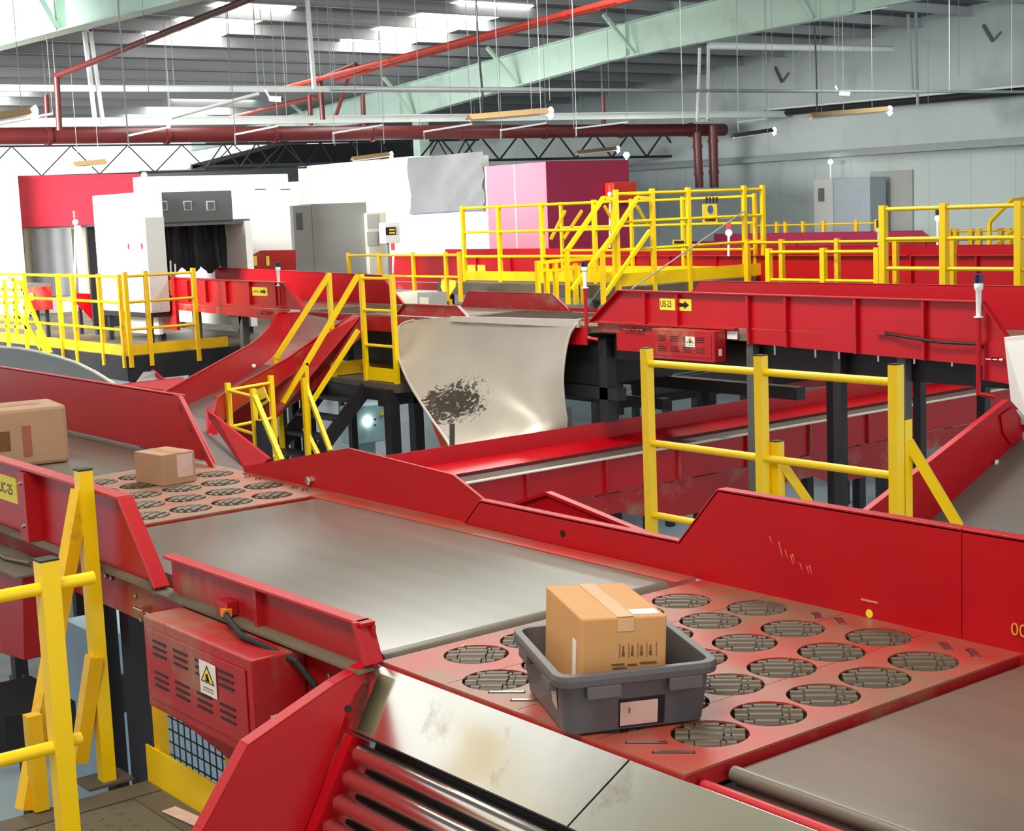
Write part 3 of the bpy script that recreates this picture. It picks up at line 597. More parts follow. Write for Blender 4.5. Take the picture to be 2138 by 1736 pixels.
# ================================================================ PARCELS
def rbox(cx, cy, z0, w, d, h, yaw, tilt=0.0, top_scale=1.0):
    """8 corners of a box standing at (cx, cy, z0), yaw in degrees"""
    m = Matrix.Translation((cx, cy, z0)) @ Matrix.Rotation(math.radians(yaw), 4, 'Z') @ Matrix.Rotation(tilt, 4, 'Y')
    P = []
    for z, s in ((0, 1), (h, top_scale)):
        for x, y in ((-1, -1), (1, -1), (1, 1), (-1, 1)): P.append(m @ Vector((x * w / 2 * s, y * d / 2 * s, z)))
    return P, m
def on_face(mb, m, u0, u1, v0, v1, axis, off):
    """thin patch on a box face; axis 'fy' = face at y=off (u=x, v=z), 'fx' = face at x=off (u=y, v=z), 'fz' = top"""
    e = 0.0012
    if axis == 'fy': q = [(u0, off, v0), (u1, off, v0), (u1, off, v1), (u0, off, v1)]; n = Vector((0, -e, 0))
    elif axis == 'fx': q = [(off, u0, v0), (off, u1, v0), (off, u1, v1), (off, u0, v1)]; n = Vector((-e, 0, 0))
    else: q = [(u0, v0, off), (u1, v0, off), (u1, v1, off), (u0, v1, off)]; n = Vector((0, 0, e))
    p = [m @ (Vector(a)) for a in q]; r = [m @ (Vector(a) + n) for a in q]
    return mb.hexa(p + r)
# grey tote, turned on the plate
YAWT = -25.0
tc = Vector((2.368, 2.699, 0.0)); tt = thing('storage_tote', 'grey plastic tote with a taped label on the near roller plate', 'tote', tc)
mt = Matrix.Translation(tc + Vector((0, 0, .002))) @ Matrix.Rotation(math.radians(YAWT), 4, 'Z')
def rr_ring(w, d, r, z, n=5):
    pts = []
    for (sx, sy, a0) in ((1, -1, -90), (1, 1, 0), (-1, 1, 90), (-1, -1, 180)):
        for k in range(n): a = math.radians(a0 + 90 * k / (n - 1)); pts.append(mt @ Vector((sx * (w / 2 - r) + r * math.cos(a), sy * (d / 2 - r) + r * math.sin(a), z)))
    return pts
TWb, TDb, TW, TD, TH = .335, .385, .378, .445, .152
rings = [rr_ring(TWb * .9, TDb * .9, .02, 0.0), rr_ring(TWb, TDb, .035, .004), rr_ring(TW - .02, TD - .02, .035, TH - .03), rr_ring(TW - .02, TD - .02, .035, TH - .028), rr_ring(TW + .012, TD + .012, .04, TH - .028), rr_ring(TW + .016, TD + .016, .042, TH - .012), rr_ring(TW + .012, TD + .012, .04, TH),
         rr_ring(TW - .026, TD - .026, .032, TH), rr_ring(TWb - .01, TDb - .01, .03, .008), rr_ring(TWb * .9 - .01, TDb * .9 - .01, .02, .0065)]
g = MB(); n = 20
for r_ in rings: g.v += [tuple(p) for p in r_]
for k in range(len(rings) - 1):
    for i in range(n): g.f.append((k * n + i, k * n + (i + 1) % n, (k + 1) * n + (i + 1) % n, (k + 1) * n + i)); g.sm.append(False)
g.f.append(tuple(range(n))[::-1]); g.sm.append(False); g.f.append(tuple((len(rings) - 1) * n + i for i in range(n))); g.sm.append(False)
g.build('tub', TOTE, tt, bevel=.002)
for (u0, u1) in ((-.125, -.045), (.07, .15)):   # lugs below the rim, front side
    g = MB(); P = []
    for z in (TH - .058, TH - .028):
        for x, y in ((u0, -TD / 2 - .008), (u1, -TD / 2 - .008), (u1, -TD / 2 + .02), (u0, -TD / 2 + .02)): P.append(mt @ Vector((x, y, z)))
    g.hexa(P).build('rim_lug', TOTE, tt, bevel=.002)
for v0, v1 in ((-.16, -.09), (.06, .14)):
    P = []
    for z in (TH - .05, TH - .028):
        for x, y in ((-TW / 2 - .008, v0), (-TW / 2 + .02, v0), (-TW / 2 + .02, v1), (-TW / 2 - .008, v1)): P.append(mt @ Vector((x, y, z)))
    MB().hexa(P).build('rim_lug', TOTE, tt, bevel=.002)
def front(u0, u1, z0, z1, off=0.0):
    P = []
    for z in (z0, z1):
        f = (z - .004) / (TH - .034); yy = -(TDb / 2 + f * (TD - .02 - TDb) / 2) - off
        for du in (u0, u1): P.append((du, yy, z))
    a, b, c, d = P[0], P[1], P[3], P[2]; e = Vector((0, -.0016, 0)); q = [mt @ Vector(p) for p in (a, b, c, d)]; w = [mt @ (Vector(p) + e) for p in (a, b, c, d)]
    return MB().hexa(q + w)
front(-.045, .065, .010, .080).build('label_recess', DARK2, tt)
front(-.042, .048, .014, .072, .0016).build('paper_label', PAPERP, tt)
front(-.022, -.019, .045, .058, .0034).build('print_mark', INK, tt)
P = [(-TWb / 2 - .006, -.14, .05), (-TWb / 2 - .011, -.155, .10), (-TWb / 2 - .011, -.11, .105), (-TWb / 2 - .006, -.10, .06)]
MB().prism([mt @ Vector(p) for p in P], (mt.to_3x3() @ Vector((-.002, 0, 0)))).build('paper_label', PAPERP, tt)
# carton standing in the tote
PC, mc = rbox(2.352, 2.718, .012, .205, .335, .248, -25, math.radians(3.0))
ct = thing('cardboard_carton', 'tan cardboard carton with taped top standing in the grey tote', 'box', (2.36, 2.70, .012))
MB().hexa(PC).build('body', CARD, ct, bevel=.005)
g = MB(); on_face(g, mc, -.018, .022, -.1665, .1665, 'fz', .2485); on_face(g, mc, -.018, .022, .215, .247, 'fy', -.168); g.build('packing_tape', TAPE, ct)
g = MB(); on_face(g, mc, .025, .09, -.15, -.105, 'fz', .2485); g.build('tape_glare_patch', PAPER, ct)  # white patch paints the bright glare on the carton tape
g = MB()
for k in range(4): on_face(g, mc, -.012 + .022 * k, -.0113 + .022 * k, .152, .186, 'fy', -.168)
on_face(g, mc, .077, .0777, .152, .186, 'fy', -.168)
for k in range(4):
    u = -.003 + .022 * k; on_face(g, mc, u - .003, u + .003, .156, .166, 'fy', -.168); on_face(g, mc, u - .0015, u + .0015, .166, .180, 'fy', -.168)
g.build('handling_icons', INK, ct)
g = MB()
for u0, u1, v in ((-.03, .0, .135), (.008, .03, .133), (.038, .078, .136), (-.028, .006, .126)): on_face(g, mc, u0, u1, v, v + .004, 'fy', -.168)
g.build('print_line', INK, ct)
g = MB(); on_face(g, mc, -.125, -.095, .085, .185, 'fx', -.1032); g.build('shipping_label', PAPER, ct)
# small carton on the farther plate
P1_, m1 = rbox(3.055, 6.605, .002, .178, .235, .145, 7); c1 = thing('cardboard_carton', 'small cardboard carton with a white label on the farther roller plate', 'box', (3.055, 6.605, .002))
MB().hexa(P1_).build('body', CARD2, c1, bevel=.003)
g = MB(); on_face(g, m1, -.01, .075, .03, .135, 'fy', -.1178); g.build('shipping_label', PAPERP, c1)
g = MB(); on_face(g, m1, -.02, .02, -.115, .115, 'fz', .1455); g.build('packing_tape', TAPE, c1)
# big carton left
P2_, m2 = rbox(2.775, 7.80, .002, .48, .37, .30, -9); c2 = thing('cardboard_carton', 'large brown cardboard carton at the left edge on the upstream belt', 'box', (2.775, 7.8, .002))
MB().hexa(P2_).build('body', CARD2, c2, bevel=.02)
g = MB(); on_face(g, m2, .01, .055, .05, .21, 'fy', -.1855); g.build('brown_tape_strip', TAPEB, c2)
g = MB(); on_face(g, m2, -.18, .14, -.05, .06, 'fz', .3005); g.build('packing_tape', TAPEB, c2)
g = MB(); on_face(g, m2, -.12, -.05, .09, .19, 'fy', -.1855); g.build('smudged_print', INK, c2)
# ================================================================ RAILINGS
def railing(label, posts, z0, z1, rails, w=.055, r=.021, kick=None, m=YEL, name='safety_railing', caps=True, group=None, closed=False, ends=(0, 0), skip=()):
    t = thing(name, label, 'railing', (posts[0][0], posts[0][1], z0), group)
    for p in posts:
        MB().box(p[0] - w / 2, p[0] + w / 2, p[1] - w / 2, p[1] + w / 2, p[2] if len(p) > 2 else z0, z1).build('post', m, t)
        if caps: MB().box(p[0] - w / 2 - .001, p[0] + w / 2 + .001, p[1] - w / 2 - .001, p[1] + w / 2 + .001, z1, z1 + .005).build('post_cap', DARK2, t)
    for i in range(len(posts) - 1):
        if i in skip: continue
        a, b = Vector(posts[i][:2] + (0,)), Vector(posts[i + 1][:2] + (0,))
        for k, z in enumerate(rails):
            MB().tube(a + Vector((0, 0, z)), b + Vector((0, 0, z)), r, 12).build('top_rail' if k == 0 else 'mid_rail', m, t)
        if kick: MB().bar(a + Vector((0, 0, (kick[0] + kick[1]) / 2)), b + Vector((0, 0, (kick[0] + kick[1]) / 2)), .008, kick[1] - kick[0]).build('kick_board', m, t)
    return t
# A: near left railing (along x at y = 3.82)
ra = railing('nearest yellow railing with a square post at the bottom left', [(-.6, 3.815), (1.415, 3.815)], -.8, .35, (.278, -.148), w=.05, r=.0175)
MB().tube((1.44, 3.83, .278), (1.545, 3.83, .278), .0175).build('top_rail', YEL, ra); MB().tube((1.44, 3.83, -.148), (1.475, 3.83, -.148), .0175).build('mid_rail', YEL, ra)
# B: braced post behind it
rb = thing('braced_post', 'tall yellow post with two slanting braces beside the motor box', 'post', (2.07, 5.15, -.8))
MB().box(2.045, 2.095, 5.125, 5.175, -.79, .35).build('post', YEL, rb); MB().box(2.044, 2.096, 5.124, 5.176, .35, .356).build('post_cap', DARK2, rb)
MB().box(1.98, 2.15, 5.10, 5.24, -.80, -.79).build('base_plate', DECKE, rb)
t1 = Vector((2.06, 5.16, .28)); b1 = at(52, 1690, Z=-.79)
MB().bar(t1, b1, .05).build('brace', YELD, rb)
t2 = at(197, 1370, X=2.05); b2 = at(165, 1590, X=1.98); MB().bar(t2, b2, .05).build('brace', YELD, rb)
b3 = at(84, 1690, Z=-.79); MB().bar((b3.x, b3.y, -.79), (b3.x, b3.y, -.45), .05, up=(1, 0, 0)).build('stub_post', YELD, rb)
# C: low yellow frame below the motor box
lf = thing('guard_frame', 'low yellow guard frame with kick board and wire mesh under the motor box', 'railing', (2.2, 5.0, -.8))
for y in (4.97, 4.42, 3.75): MB().box(2.19, 2.23, y - .02, y + .02, -.8, -.36).build('post', YELD, lf)
MB().box(2.188, 2.232, 3.7, 4.99, -.36, -.32).build('top_bar', YELD, lf)
MB().box(2.182, 2.19, 3.4, 5.05, -.8, -.66).build('kick_board', YEL, lf)
ms = MB()
for k in range(26): y = 3.75 + .047 * k; ms.bar((2.235, y, -.78), (2.235, y, -.38), .004)
for k in range(9): z = -.78 + .047 * k; ms.bar((2.235, 3.72, z), (2.235, 4.96, z), .004)
ms.build('wire_mesh', DARK, lf)
# D: railing right of the middle belt
rd = railing('yellow railing with three tall square posts right of centre', [(6.22, 6.68), (6.225, 5.77), (6.23, 4.86)], -.8, .35, (.26, -.22, -.66), w=.056, r=.022)
for (px, py_, tz, qx, qy) in ((1622, 922, -.13, 1690, 1052), (1888, 875, .065, 2002, 1100)):
    p = at(px, py_, X=6.30); MB().box(p.x - .028, p.x + .028, p.y - .028, p.y + .028, -.8, p.z).build('short_post', YEL, rd)
    MB().box(p.x - .029, p.x + .029, p.y - .029, p.y + .029, p.z, p.z + .005).build('post_cap', DARK2, rd)
    q = at(qx, qy, X=6.45); MB().bar(Vector((p.x + .02, p.y - .01, p.z - .12)), q, .05).build('brace', YEL, rd)
# walkways
def deck(label, x0, x1, y0, y1, z, th=.12, m=DECKM, edge=True, legs=True, em=None):
    em = em or DECKE
    t = thing('walkway_deck', label, 'walkway', (x0, y0, z - th))
    MB().box(x0, x1, y0, y1, z - .012, z - .001).build('deck_plate', m, t)
    if edge:
        MB().box(x0, x1, y1 - .03, y1, z - th, z - .013).build('edge_beam', em, t); MB().box(x0, x0 + .03, y0, y1 - .031, z - th, z - .013).build('edge_beam', em, t)
        MB().box(x1 - .03, x1, y0, y1 - .031, z - th, z - .013).build('edge_beam', em, t); MB().box(x0 + .031, x1 - .031, y0, y0 + .03, z - th, z - .013).build('edge_beam', em, t)
    if legs:
        for x, y in ((x0 + .15, y0 + .15), (x1 - .15, y0 + .15), (x0 + .15, y1 - .15), (x1 - .15, y1 - .15)): MB().box(x - .05, x + .05, y - .05, y + .05, ZG, z - th).build('leg', DARK, t)
    return t
dk = deck('checker plate walkway at the bottom left corner', -1.5, 2.18, -.6, 5.06, -.8)
tr = MB(); rnd = random.Random(5)
for i in range(22):
    for j in range(24): x = .55 + .068 * i; y = 3.4 + .068 * j; a = .7 if (i + j) % 2 else -.7; tr.bar((x - .014 * math.cos(a), y - .014 * math.sin(a), -.8), (x + .014 * math.cos(a), y + .014 * math.sin(a), -.8), .005, .003)
tr.build('tread_pattern', DECKM, dk, kind='stuff')
MB().box(-1.5, 2.18, 4.93, 5.05, -.7995, -.796).box(2.07, 2.18, 3.2, 4.92, -.7995, -.796).build('border_strip', DECKE, dk)
a = at(352, 1690, Z=-.79); b = at(425, 1722, Z=-.79); MB().bar(a, b, .055, .003).build('worn_tape', PAPERP, dk, label='piece of pale worn tape')
deck('walkway deck behind the yellow railing right of centre', 5.0, 6.2, 3.9, 7.4, -.8, m=DECKM)
# bottom left machinery below the housing
un = thing('drive_unit', 'dark drive unit with grey boxes at the far left below the red housing', 'machine', (1.2, 6.2, -1.4))
MB().box(1.6, 2.1, 6.6, 7.9, -.90, -.62).build('beam', DARK, un); MB().box(1.45, 1.95, 6.6, 7.3, -1.5, -.95).build('grey_box', DGREY, un); MB().box(.6, 2.1, 5.2, 8.4, -1.62, -1.52).build('base_frame', DARK, un)
MB().box(1.7, 1.78, 6.6, 6.68, ZG, -1.62).box(1.7, 1.78, 8.2, 8.28, ZG, -1.62).build('leg', DARK, un)
for px, z in ((22, -.70), (48, -.72)):
    p = at(px, 1410, Y=6.55); MB().tube(p, p - Vector((0, 0, .36)), .005, 6).build('hook_rod', ZINC, un)
MB().box(2.0, 2.3, 6.0, 6.5, -.95, -.75).build('motor', DARK2, un)
cb = thing('control_cabinet', 'pale blue machine cabinet glimpsed behind the yellow braced post', 'cabinet', (2.9, 7.5, -1.5))
MB().box(3.0, 3.75, 7.4, 7.9, -1.9, -.90).build('body', mat('pale_blue_enamel', (180, 206, 224), .4), cb); MB().box(2.99, 3.76, 7.38, 7.395, -1.32, -1.12).build('dark_band', DARK, cb)
MB().box(3.05, 3.7, 7.45, 7.85, ZG, -1.9).build('plinth', DARK, cb)
MB().box(2.26, 2.32, 5.55, 5.62, ZG, -.2).build('column', DARK, label='dark steel column behind the yellow braced post', cat='column')
# ================================================================ SECOND LINE (x 9.75 - 11), labelled UB-25
X2, X3 = 9.75, 11.0; Z2 = .045
l2 = thing('belt_conveyor', 'long red belt conveyor with a yellow UB-25 sign right of centre', 'conveyor', (X2, 9, -.9))
belt(l2, X2 + .02, X3 - .01, 6.35, 11.9, Z2)
guard(l2, X2, [(6.56, .10), (11.22, .10), (10.80, .405), (6.79, .385)], side=-1, flange=.05, fl_edges=[1, 2, 3], ribs=(10.45, 10.02, 9.15, 8.72, 7.98, 7.32), rib_z=(.09, .38))
MB().prism([(X2, 6.6, .10), (X2, 6.6, -.10), (X2, 9.15, -.03), (X2, 9.15, .095)], (.014, 0, 0)).build('lower_panel', RED, l2)
MB().box(X2 - .045, X2 + .01, 9.3, 11.25, .085, .097).build('bolt_flange', RED, l2)
MB().box(X2, X2 + .012, 9.3, 11.15, .0, .085).build('lower_panel', REDD, l2)
MB().box(X2 + .16, X3 - .16, 6.6, 11.1, -.28, -.06).build('return_tray', DARK2, l2)
bolts(l2, [(X2 - .002, 11.0 - .22 * k, .08) for k in range(9)], (-1, 0, 0), .008)
for y in (9.15, 8.72, 7.98, 7.32): MB().box(X2 - .035, X2, y - .012, y + .012, -.03 - (9.2 - y) * .026, .09).build('rib', RED, l2)
MB().box(X2 - .004, X2 + .01, 10.25, 10.88, -.17, .0).build('drive_skirt', RED, l2)
tensioner(l2, X2 - .01, 10.75, .04, .24)
sg2 = bx('line_sign', SIGN, l2, X2 - .006, X2 - .001, 9.86, 10.27, .232, .338)
o = yz_text(sg2, 'UB-25', .075, X2 - .007, 10.262, .262); o.scale = (.78, 1.1, 1)
MB().box(X2 - .0075, X2 - .006, 10.055, 10.063, .232, .338).build('divider_line', BLK, sg2)
arrow(sg2, X2 - .0065, 10.045, .285, .16, .075)
bx('paper_label', PAPER, l2, X2 - .01, X2 - .002, 9.30, 9.42, .0, .07)
MB().path([(X2 - .02, 7.72, .12), (X2 - .05, 7.5, .10), (X2 - .05, 7.15, .07), (X2 - .04, 6.85, .07), (X2 - .03, 6.78, .05)], .012, 8).build('sensor_cable', DARK2, l2)
MB().box(X2 - .04, X2 - .005, 7.68, 7.78, .105, .13).build('sensor_bracket', REDD, l2)
MB().prism([(X2 - .01, 6.80, .09), (X2 - .01, 6.80, -.20), (X2 - .01, 6.15, -.25), (X2 - .01, 6.1, -.9), (X2 - .01, 5.9, -.9), (X2 - .01, 6.0, .06), (X2 - .01, 6.5, .10)], (.012, 0, 0)).build('end_panel', RED, l2)
warn_label(l2, X2 - .012, 6.49, -.0, .15, .15)
tensioner(l2, X2 - .02, 6.75, -.04, .12); tensioner(l2, X2 - .02, 6.42, .045, .14)
for y in (9.22, 8.25, 7.6): 
    MB().box(X2 + .06, X2 + .14, y - .04, y + .04, ZG, -.02).build('leg', GREYP if y != 8.25 else DARK, l2); MB().box(X3 - .14, X3 - .06, y - .04, y + .04, ZG, -.02).build('leg', DARK, l2)
for y in (8.9, 8.45, 8.2, 7.8, 7.45, 7.1): MB().tube((X2 + .03, y, -.12), (X2 + .03, y, -.03), .008, 6).build('hanger_bolt', ZINC, l2)
for y in (8.45, 7.95, 10.0): MB().box(X2 + .3, X2 + .4, y - .04, y + .04, -.11, -.03).build('yellow_bracket', YELD, l2)
fg2 = thing('side_guard', 'long red far guard rising behind the UB-25 conveyor', 'guard', (X3, 6, 0))
guard(fg2, X3, [(5.2, .05), (11.5, .05), (11.12, .30), (11.0, .41), (5.2, .41)], side=1, flange=.03, fl_edges=[3, 2], name='panel')
motor_box('red louvred motor box with warning label hanging under the UB-25 conveyor', X2 - .16, X2 - .015, 9.43, 10.22, -.20, .075)
jb = thing('junction_box_stack', 'stack of small grey junction boxes at the right end of the UB-25 conveyor', 'junction box', (X2, 6.3, -.8))
for k, z in enumerate((-.30, -.44, -.60)): MB().box(X2 - .12, X2 - .02, 6.30 + .03 * k, 6.42 + .03 * k, z - .05, z + .05).build('junction_box', LGREY, jb)
MB().box(X2 - .02, X2 - .0105, 6.25, 6.5, -.7, -.24).build('mount_strip', DARK, jb)
def stack_light(label, X, y, z0, z1, cap=NAVY, pipe_to=None):
    t = thing('beacon_pole', label, 'beacon', (X, y, z0))
    h = z1 - z0
    MB().lathe((X, y, z0), (X, y, z1), [(0, .035), (.03, .035), (.03, .018), (.62, .022), (.66, .032), (.76, .034), (.8, .03)], 12).build('pole', WHITE, t)
    MB().lathe((X, y, z0 + h * .8), (X, y, z1), [(0, .034), (1, .034)], 12).build('lens', cap, t)
    if pipe_to is not None: MB().path([(X, y, z0), (X, y, pipe_to), (X + .06, y - .10, pipe_to - .02)], .018, 8).build('red_pipe', RED, t)
    return t
stack_light('blue capped beacon on a red pipe at the left end of the UB-25 conveyor', X2 - .06, 11.25, .42, .68, pipe_to=-.06)
stack_light('blue capped beacon on a red pipe at the right end of the UB-25 conveyor', X2 - .06, 6.80, .27, .59, pipe_to=-.30)
stack_light('blue capped beacon on the conveyor beside the stair handrail', X2 - .04, 17.25, .36, .66, pipe_to=.1)
# middle part of the second line: transfer plates and small guards
m2c = thing('transfer_conveyor', 'grey transfer section with wheel rows feeding the curved steel chute', 'conveyor', (X2, 13, -.9))
MB().box(X2, X3, 12.05, 13.9, Z2 - .06, Z2).build('wheel_table', BELT, m2c)
MB().box(X2 + .12, X3 - .12, 11.3, 16.2, -.55, -.08).build('drive_tray', DARK2, m2c)
wg = MB()
for k in range(28):
    y = 12.1 + .052 * k
    wg.bar((X2 + .05, y, Z2 + .004), (X3 - .08, y + .22, Z2 + .004), .012, .01)
wg.build('wheel_rows', WHEEL, m2c)
belt(m2c, X2 + .02, X3 - .02, 13.95, 15.4, Z2)
MB().box(X2, X3, 15.45, 16.75, Z2 - .06, Z2).build('wheel_table', POCK, m2c)
wg = MB()
for k in range(18): y = 15.5 + .065 * k; wg.bar((X2 + .05, y, Z2 + .004), (X3 - .08, y + .1, Z2 + .004), .012, .01)
wg.build('wheel_rows', WHEEL, m2c)
MB().box(X2 - .015, X2 - .001, 11.3, 16.7, -.14, Z2 - .01).build('side_skirt', RED, m2c)
sgm = thing('side_guard', 'short dark red guard above the left end of the steel chute', 'guard', (X2, 14, 0))
guard(sgm, X2, [(13.22, .06), (14.62, .06), (14.45, .19), (13.42, .19)], side=-1, flange=.03, fl_edges=[2, 1, 3], name='panel', m=REDD)
sgn = thing('side_guard', 'short red guard on the far side of the grey transfer section', 'guard', (X3, 13, 0))
guard(sgn, X3, [(13.05, .05), (15.1, .05), (14.95, .24), (13.35, .24)], side=1, flange=.03, fl_edges=[2, 3], name='panel', m=REDD)
MB().box(X3 + .02, X3 + .03, 11.6, 13.2, .05, .09).build('red_strip', RED, m2c)
# left part of the second line
l2b = thing('belt_conveyor', 'red belt conveyor coming out of the black curtained tunnel at left', 'conveyor', (X2, 18, -.9))
belt(l2b, X2 + .02, X3 - .02, 16.8, 21.8, Z2)
guard(l2b, X2, [(16.62, .06), (21.6, .06), (21.6, .45), (17.12, .40)], side=-1, flange=.06, fl_edges=[1, 2, 3], ribs=(17.35, 18.05, 18.7, 19.3, 19.85, 20.35, 20.75), rib_z=(.10, .40), fm=RED)
MB().prism([(X2 - .002, 16.7, .055), (X2 - .002, 16.75, -.30), (X2 - .002, 17.45, -.30), (X2 - .002, 17.6, -.08), (X2 - .002, 20.9, -.02), (X2 - .002, 20.9, .055)], (.012, 0, 0)).build('lower_panel', REDD, l2b)
MB().box(X2 - .05, X2, 20.25, 20.7, -.32, .45).build('end_post', REDD, l2b)
sg3 = bx('line_sign', SIGN, l2b, X2 - .008, X2 - .002, 17.62, 18.02, .22, .33); arrow(sg3, X2 - .009, 17.8, .275, .15, .07); MB().box(X2 - .010, X2 - .009, 17.83, 17.99, .265, .275).box(X2 - .010, X2 - .009, 17.86, 17.97, .285, .293).build('blurred_print', INK, sg3)
sg4 = bx('line_sign', SIGN, l2b, X2 - .058, X2 - .051, 20.35, 20.55, .18, .40); arrow(sg4, X2 - .059, 20.52, .24, .14, .07)
tensioner(l2b, X2 - .01, 17.9, -.0, .3)
bx('paper_label', PAPER, l2b, X2 - .012, X2 - .003, 16.8, 17.05, -.02, .06)
for y, zz in ((20.0, -.5), (18.6, ZG)): MB().box(X2 + .1, X2 + .2, y - .05, y + .05, zz, -.03).build('leg', GREYP, l2b)
MB().prism([(X2 + .1, 18.55, -.06), (X2 + .1, 18.95, -.06), (X2 + .1, 18.8, -.3), (X2 + .1, 18.7, -.3)], (.1, 0, 0)).build('gusset', GREYP, l2b)
fg3 = thing('side_guard', 'long dark red far guard behind the stair handrails left of centre', 'guard', (X3, 17, 0))
guard(fg3, X3, [(16.35, .05), (21.5, .05), (21.5, .50), (16.85, .42)], side=1, flange=.03, fl_edges=[2, 3], name='panel')
# ---------------- wavy steel chute from the second line down to the cross conveyor
wc = thing('curved_chute', 'big curved grey sheet metal chute with scraped paint in the centre', 'chute', (9.2, 12.5, -1.2))
def lerpf(a, b, t): return a + (b - a) * t
Lc = [(945, 662, 9.74), (850, 672, 9.70), (829, 700, 9.60), (833, 745, 9.45), (855, 800, 9.22), (893, 862, 8.95), (936, 925, 8.70), (950, 963, 8.62)]
Rc = [(1212, 667, 9.74), (1205, 676, 9.70), (1190, 700, 9.66), (1180, 745, 9.62), (1176, 795, 9.60), (1180, 850, 9.62), (1186, 895, 9.66), (1178, 918, 9.70)]
Tc = []
grid = []
NJ = 14
for i in range(8):
    a = at(Lc[i][0], Lc[i][1], X=Lc[i][2]); b = at(Rc[i][0], Rc[i][1], X=Rc[i][2]); row = []
    for j in range(NJ + 1):
        t = j / NJ; p = a.lerp(b, t); t8 = i / 7.0
        bow = math.sin(math.pi * t) * math.sin(math.pi * min(1, t8 * 1.05)) * .14
        p += Vector((.5, .5, -.1)) * bow
        row.append(p)
    grid.append(row)
def smooth_rows(G, n):
    out = []; R = len(G)
    for i in range(R - 1):
        p0, p1, p2, p3 = G[max(0, i - 1)], G[i], G[i + 1], G[min(R - 1, i + 2)]
        for k in range(n):
            t = k / n; row = []
            for j in range(len(p1)):
                a, b, c, d = p0[j], p1[j], p2[j], p3[j]
                row.append(.5 * ((2 * b) + (c - a) * t + (2 * a - 5 * b + 4 * c - d) * t * t + (3 * b - a - 3 * c + d) * t ** 3))
            out.append(row)
    out.append(G[-1]); return out
GG = smooth_rows(grid, 5)
FIB = mat('chute_scraped_sheet', (192, 182, 168), .34, .35, .05, 3, .02)
nt = FIB.node_tree; n_, l_ = nt.nodes, nt.links; bs = n_['Principled BSDF']
tcn = n_.new('ShaderNodeTexCoord'); mpn = n_.new('ShaderNodeMapping'); mpn.inputs['Location'].default_value = (0.05, -.35, -.42); l_.new(tcn.outputs['Object'], mpn.inputs[0])
gr = n_.new('ShaderNodeTexGradient'); gr.gradient_type = 'SPHERICAL'; mp2 = n_.new('ShaderNodeMapping'); mp2.inputs['Scale'].default_value = (.8, .85, 1.15); l_.new(mpn.outputs[0], mp2.inputs[0]); l_.new(mp2.outputs[0], gr.inputs[0])
wv = n_.new('ShaderNodeTexNoise'); wv.inputs['Scale'].default_value = 9; wv.inputs['Detail'].default_value = 9; wv.inputs['Roughness'].default_value = .7; wv.inputs['Distortion'].default_value = 1.6; l_.new(tcn.outputs['Object'], wv.inputs[0])
mu = n_.new('ShaderNodeMath'); mu.operation = 'MULTIPLY'; l_.new(gr.outputs[1], mu.inputs[0]); l_.new(wv.outputs[0], mu.inputs[1])
rp = n_.new('ShaderNodeValToRGB'); rp.color_ramp.elements[0].position = .335; rp.color_ramp.elements[1].position = .375; l_.new(mu.outputs[0], rp.inputs[0])
mxn = n_.new('ShaderNodeMix'); mxn.data_type = 'RGBA'; old = bs.inputs['Base Color'].links[0].from_socket; l_.new(old, mxn.inputs[6]); mxn.inputs[7].default_value = lin((74, 68, 60)); l_.new(rp.outputs[0], mxn.inputs[0]); l_.new(mxn.outputs[2], bs.inputs['Base Color'])
MB().sheet(GG, (.012, .012, -.01)).build('chute_sheet', FIB, wc)
MB().path([r_[0] + Vector((-.005, 0, 0)) for r_ in GG[4:]], .014, 10).build('rolled_edge', FIBE, wc)
MB().path([r_[-1] + Vector((-.005, 0, 0)) for r_ in GG], .014, 10).build('rolled_edge', FIBE, wc)
a, b = at(868, 662, X=9.72), at(1212, 680, X=9.72)
MB().prism([at(945, 660, X=9.72), at(1213, 667, X=9.72), at(1212, 684, X=9.72), at(945, 671, X=9.72)], (-.03, 0, 0)).build('mounting_flange', FIBE, wc)
MB().prism([at(893, 862, X=8.97), at(948, 925, X=8.72), at(948, 962, X=8.66), at(925, 945, X=8.76)], (.02, .02, 0)).build('red_side_cheek', RED, wc)
e1 = at(944, 885, X=8.62); e2 = at(944, 962, X=8.62); MB().bar(e1, e2, .05, .02).build('end_strip', GREYP, wc)
e1 = at(1187, 850, X=9.66); e2 = at(1190, 915, X=9.66); MB().bar(e1, e2, .05, .02).build('end_strip', GREYP, wc)
# ---------------- cross conveyor running along x below the second line
Zc = -1.1; yN = 10.42
cc = thing('trough_conveyor', 'long red trough conveyor running from centre to the right under the second line', 'conveyor', (8, 10.4, -1.9))
XA, XB = 4.6, 16.2
yb = at(1336, 932, Z=-1.17).y; ys = at(1336, 902, Z=-1.08).y; zt = at(1336, 869.8, Y=ys).z
belt(cc, yN + .02, yb, XA, XB, -1.17, BELT2, ax='x')
MB().prism([(XA, yb, -1.17), (XA, ys, -1.08), (XA, ys, -1.095), (XA, yb, -1.185)], (XB - XA, 0, 0)).build('sloped_pan', RED, cc)
MB().box(XA, XB, yb - .008, yb + .008, -1.18, -1.14).build('belt_curb', MAROON, cc)
MB().box(XA, XB, ys, ys + .012, -1.09, zt).build('far_guard', RED, cc)
MB().box(XA, XB, yN - .012, yN, -1.42, Zc).build('near_guard', RED, cc)
MB().box(XA, XB, yN - .04, yN + .03, Zc, Zc + .01).build('rail_lip', FIBE, cc, label='thin pale lip along the near edge')
for k in range(9): x = 5.4 + .93 * k; MB().box(x, x + .02, yN - .045, yN - .012, -1.42, Zc).build('rib', REDD, cc)
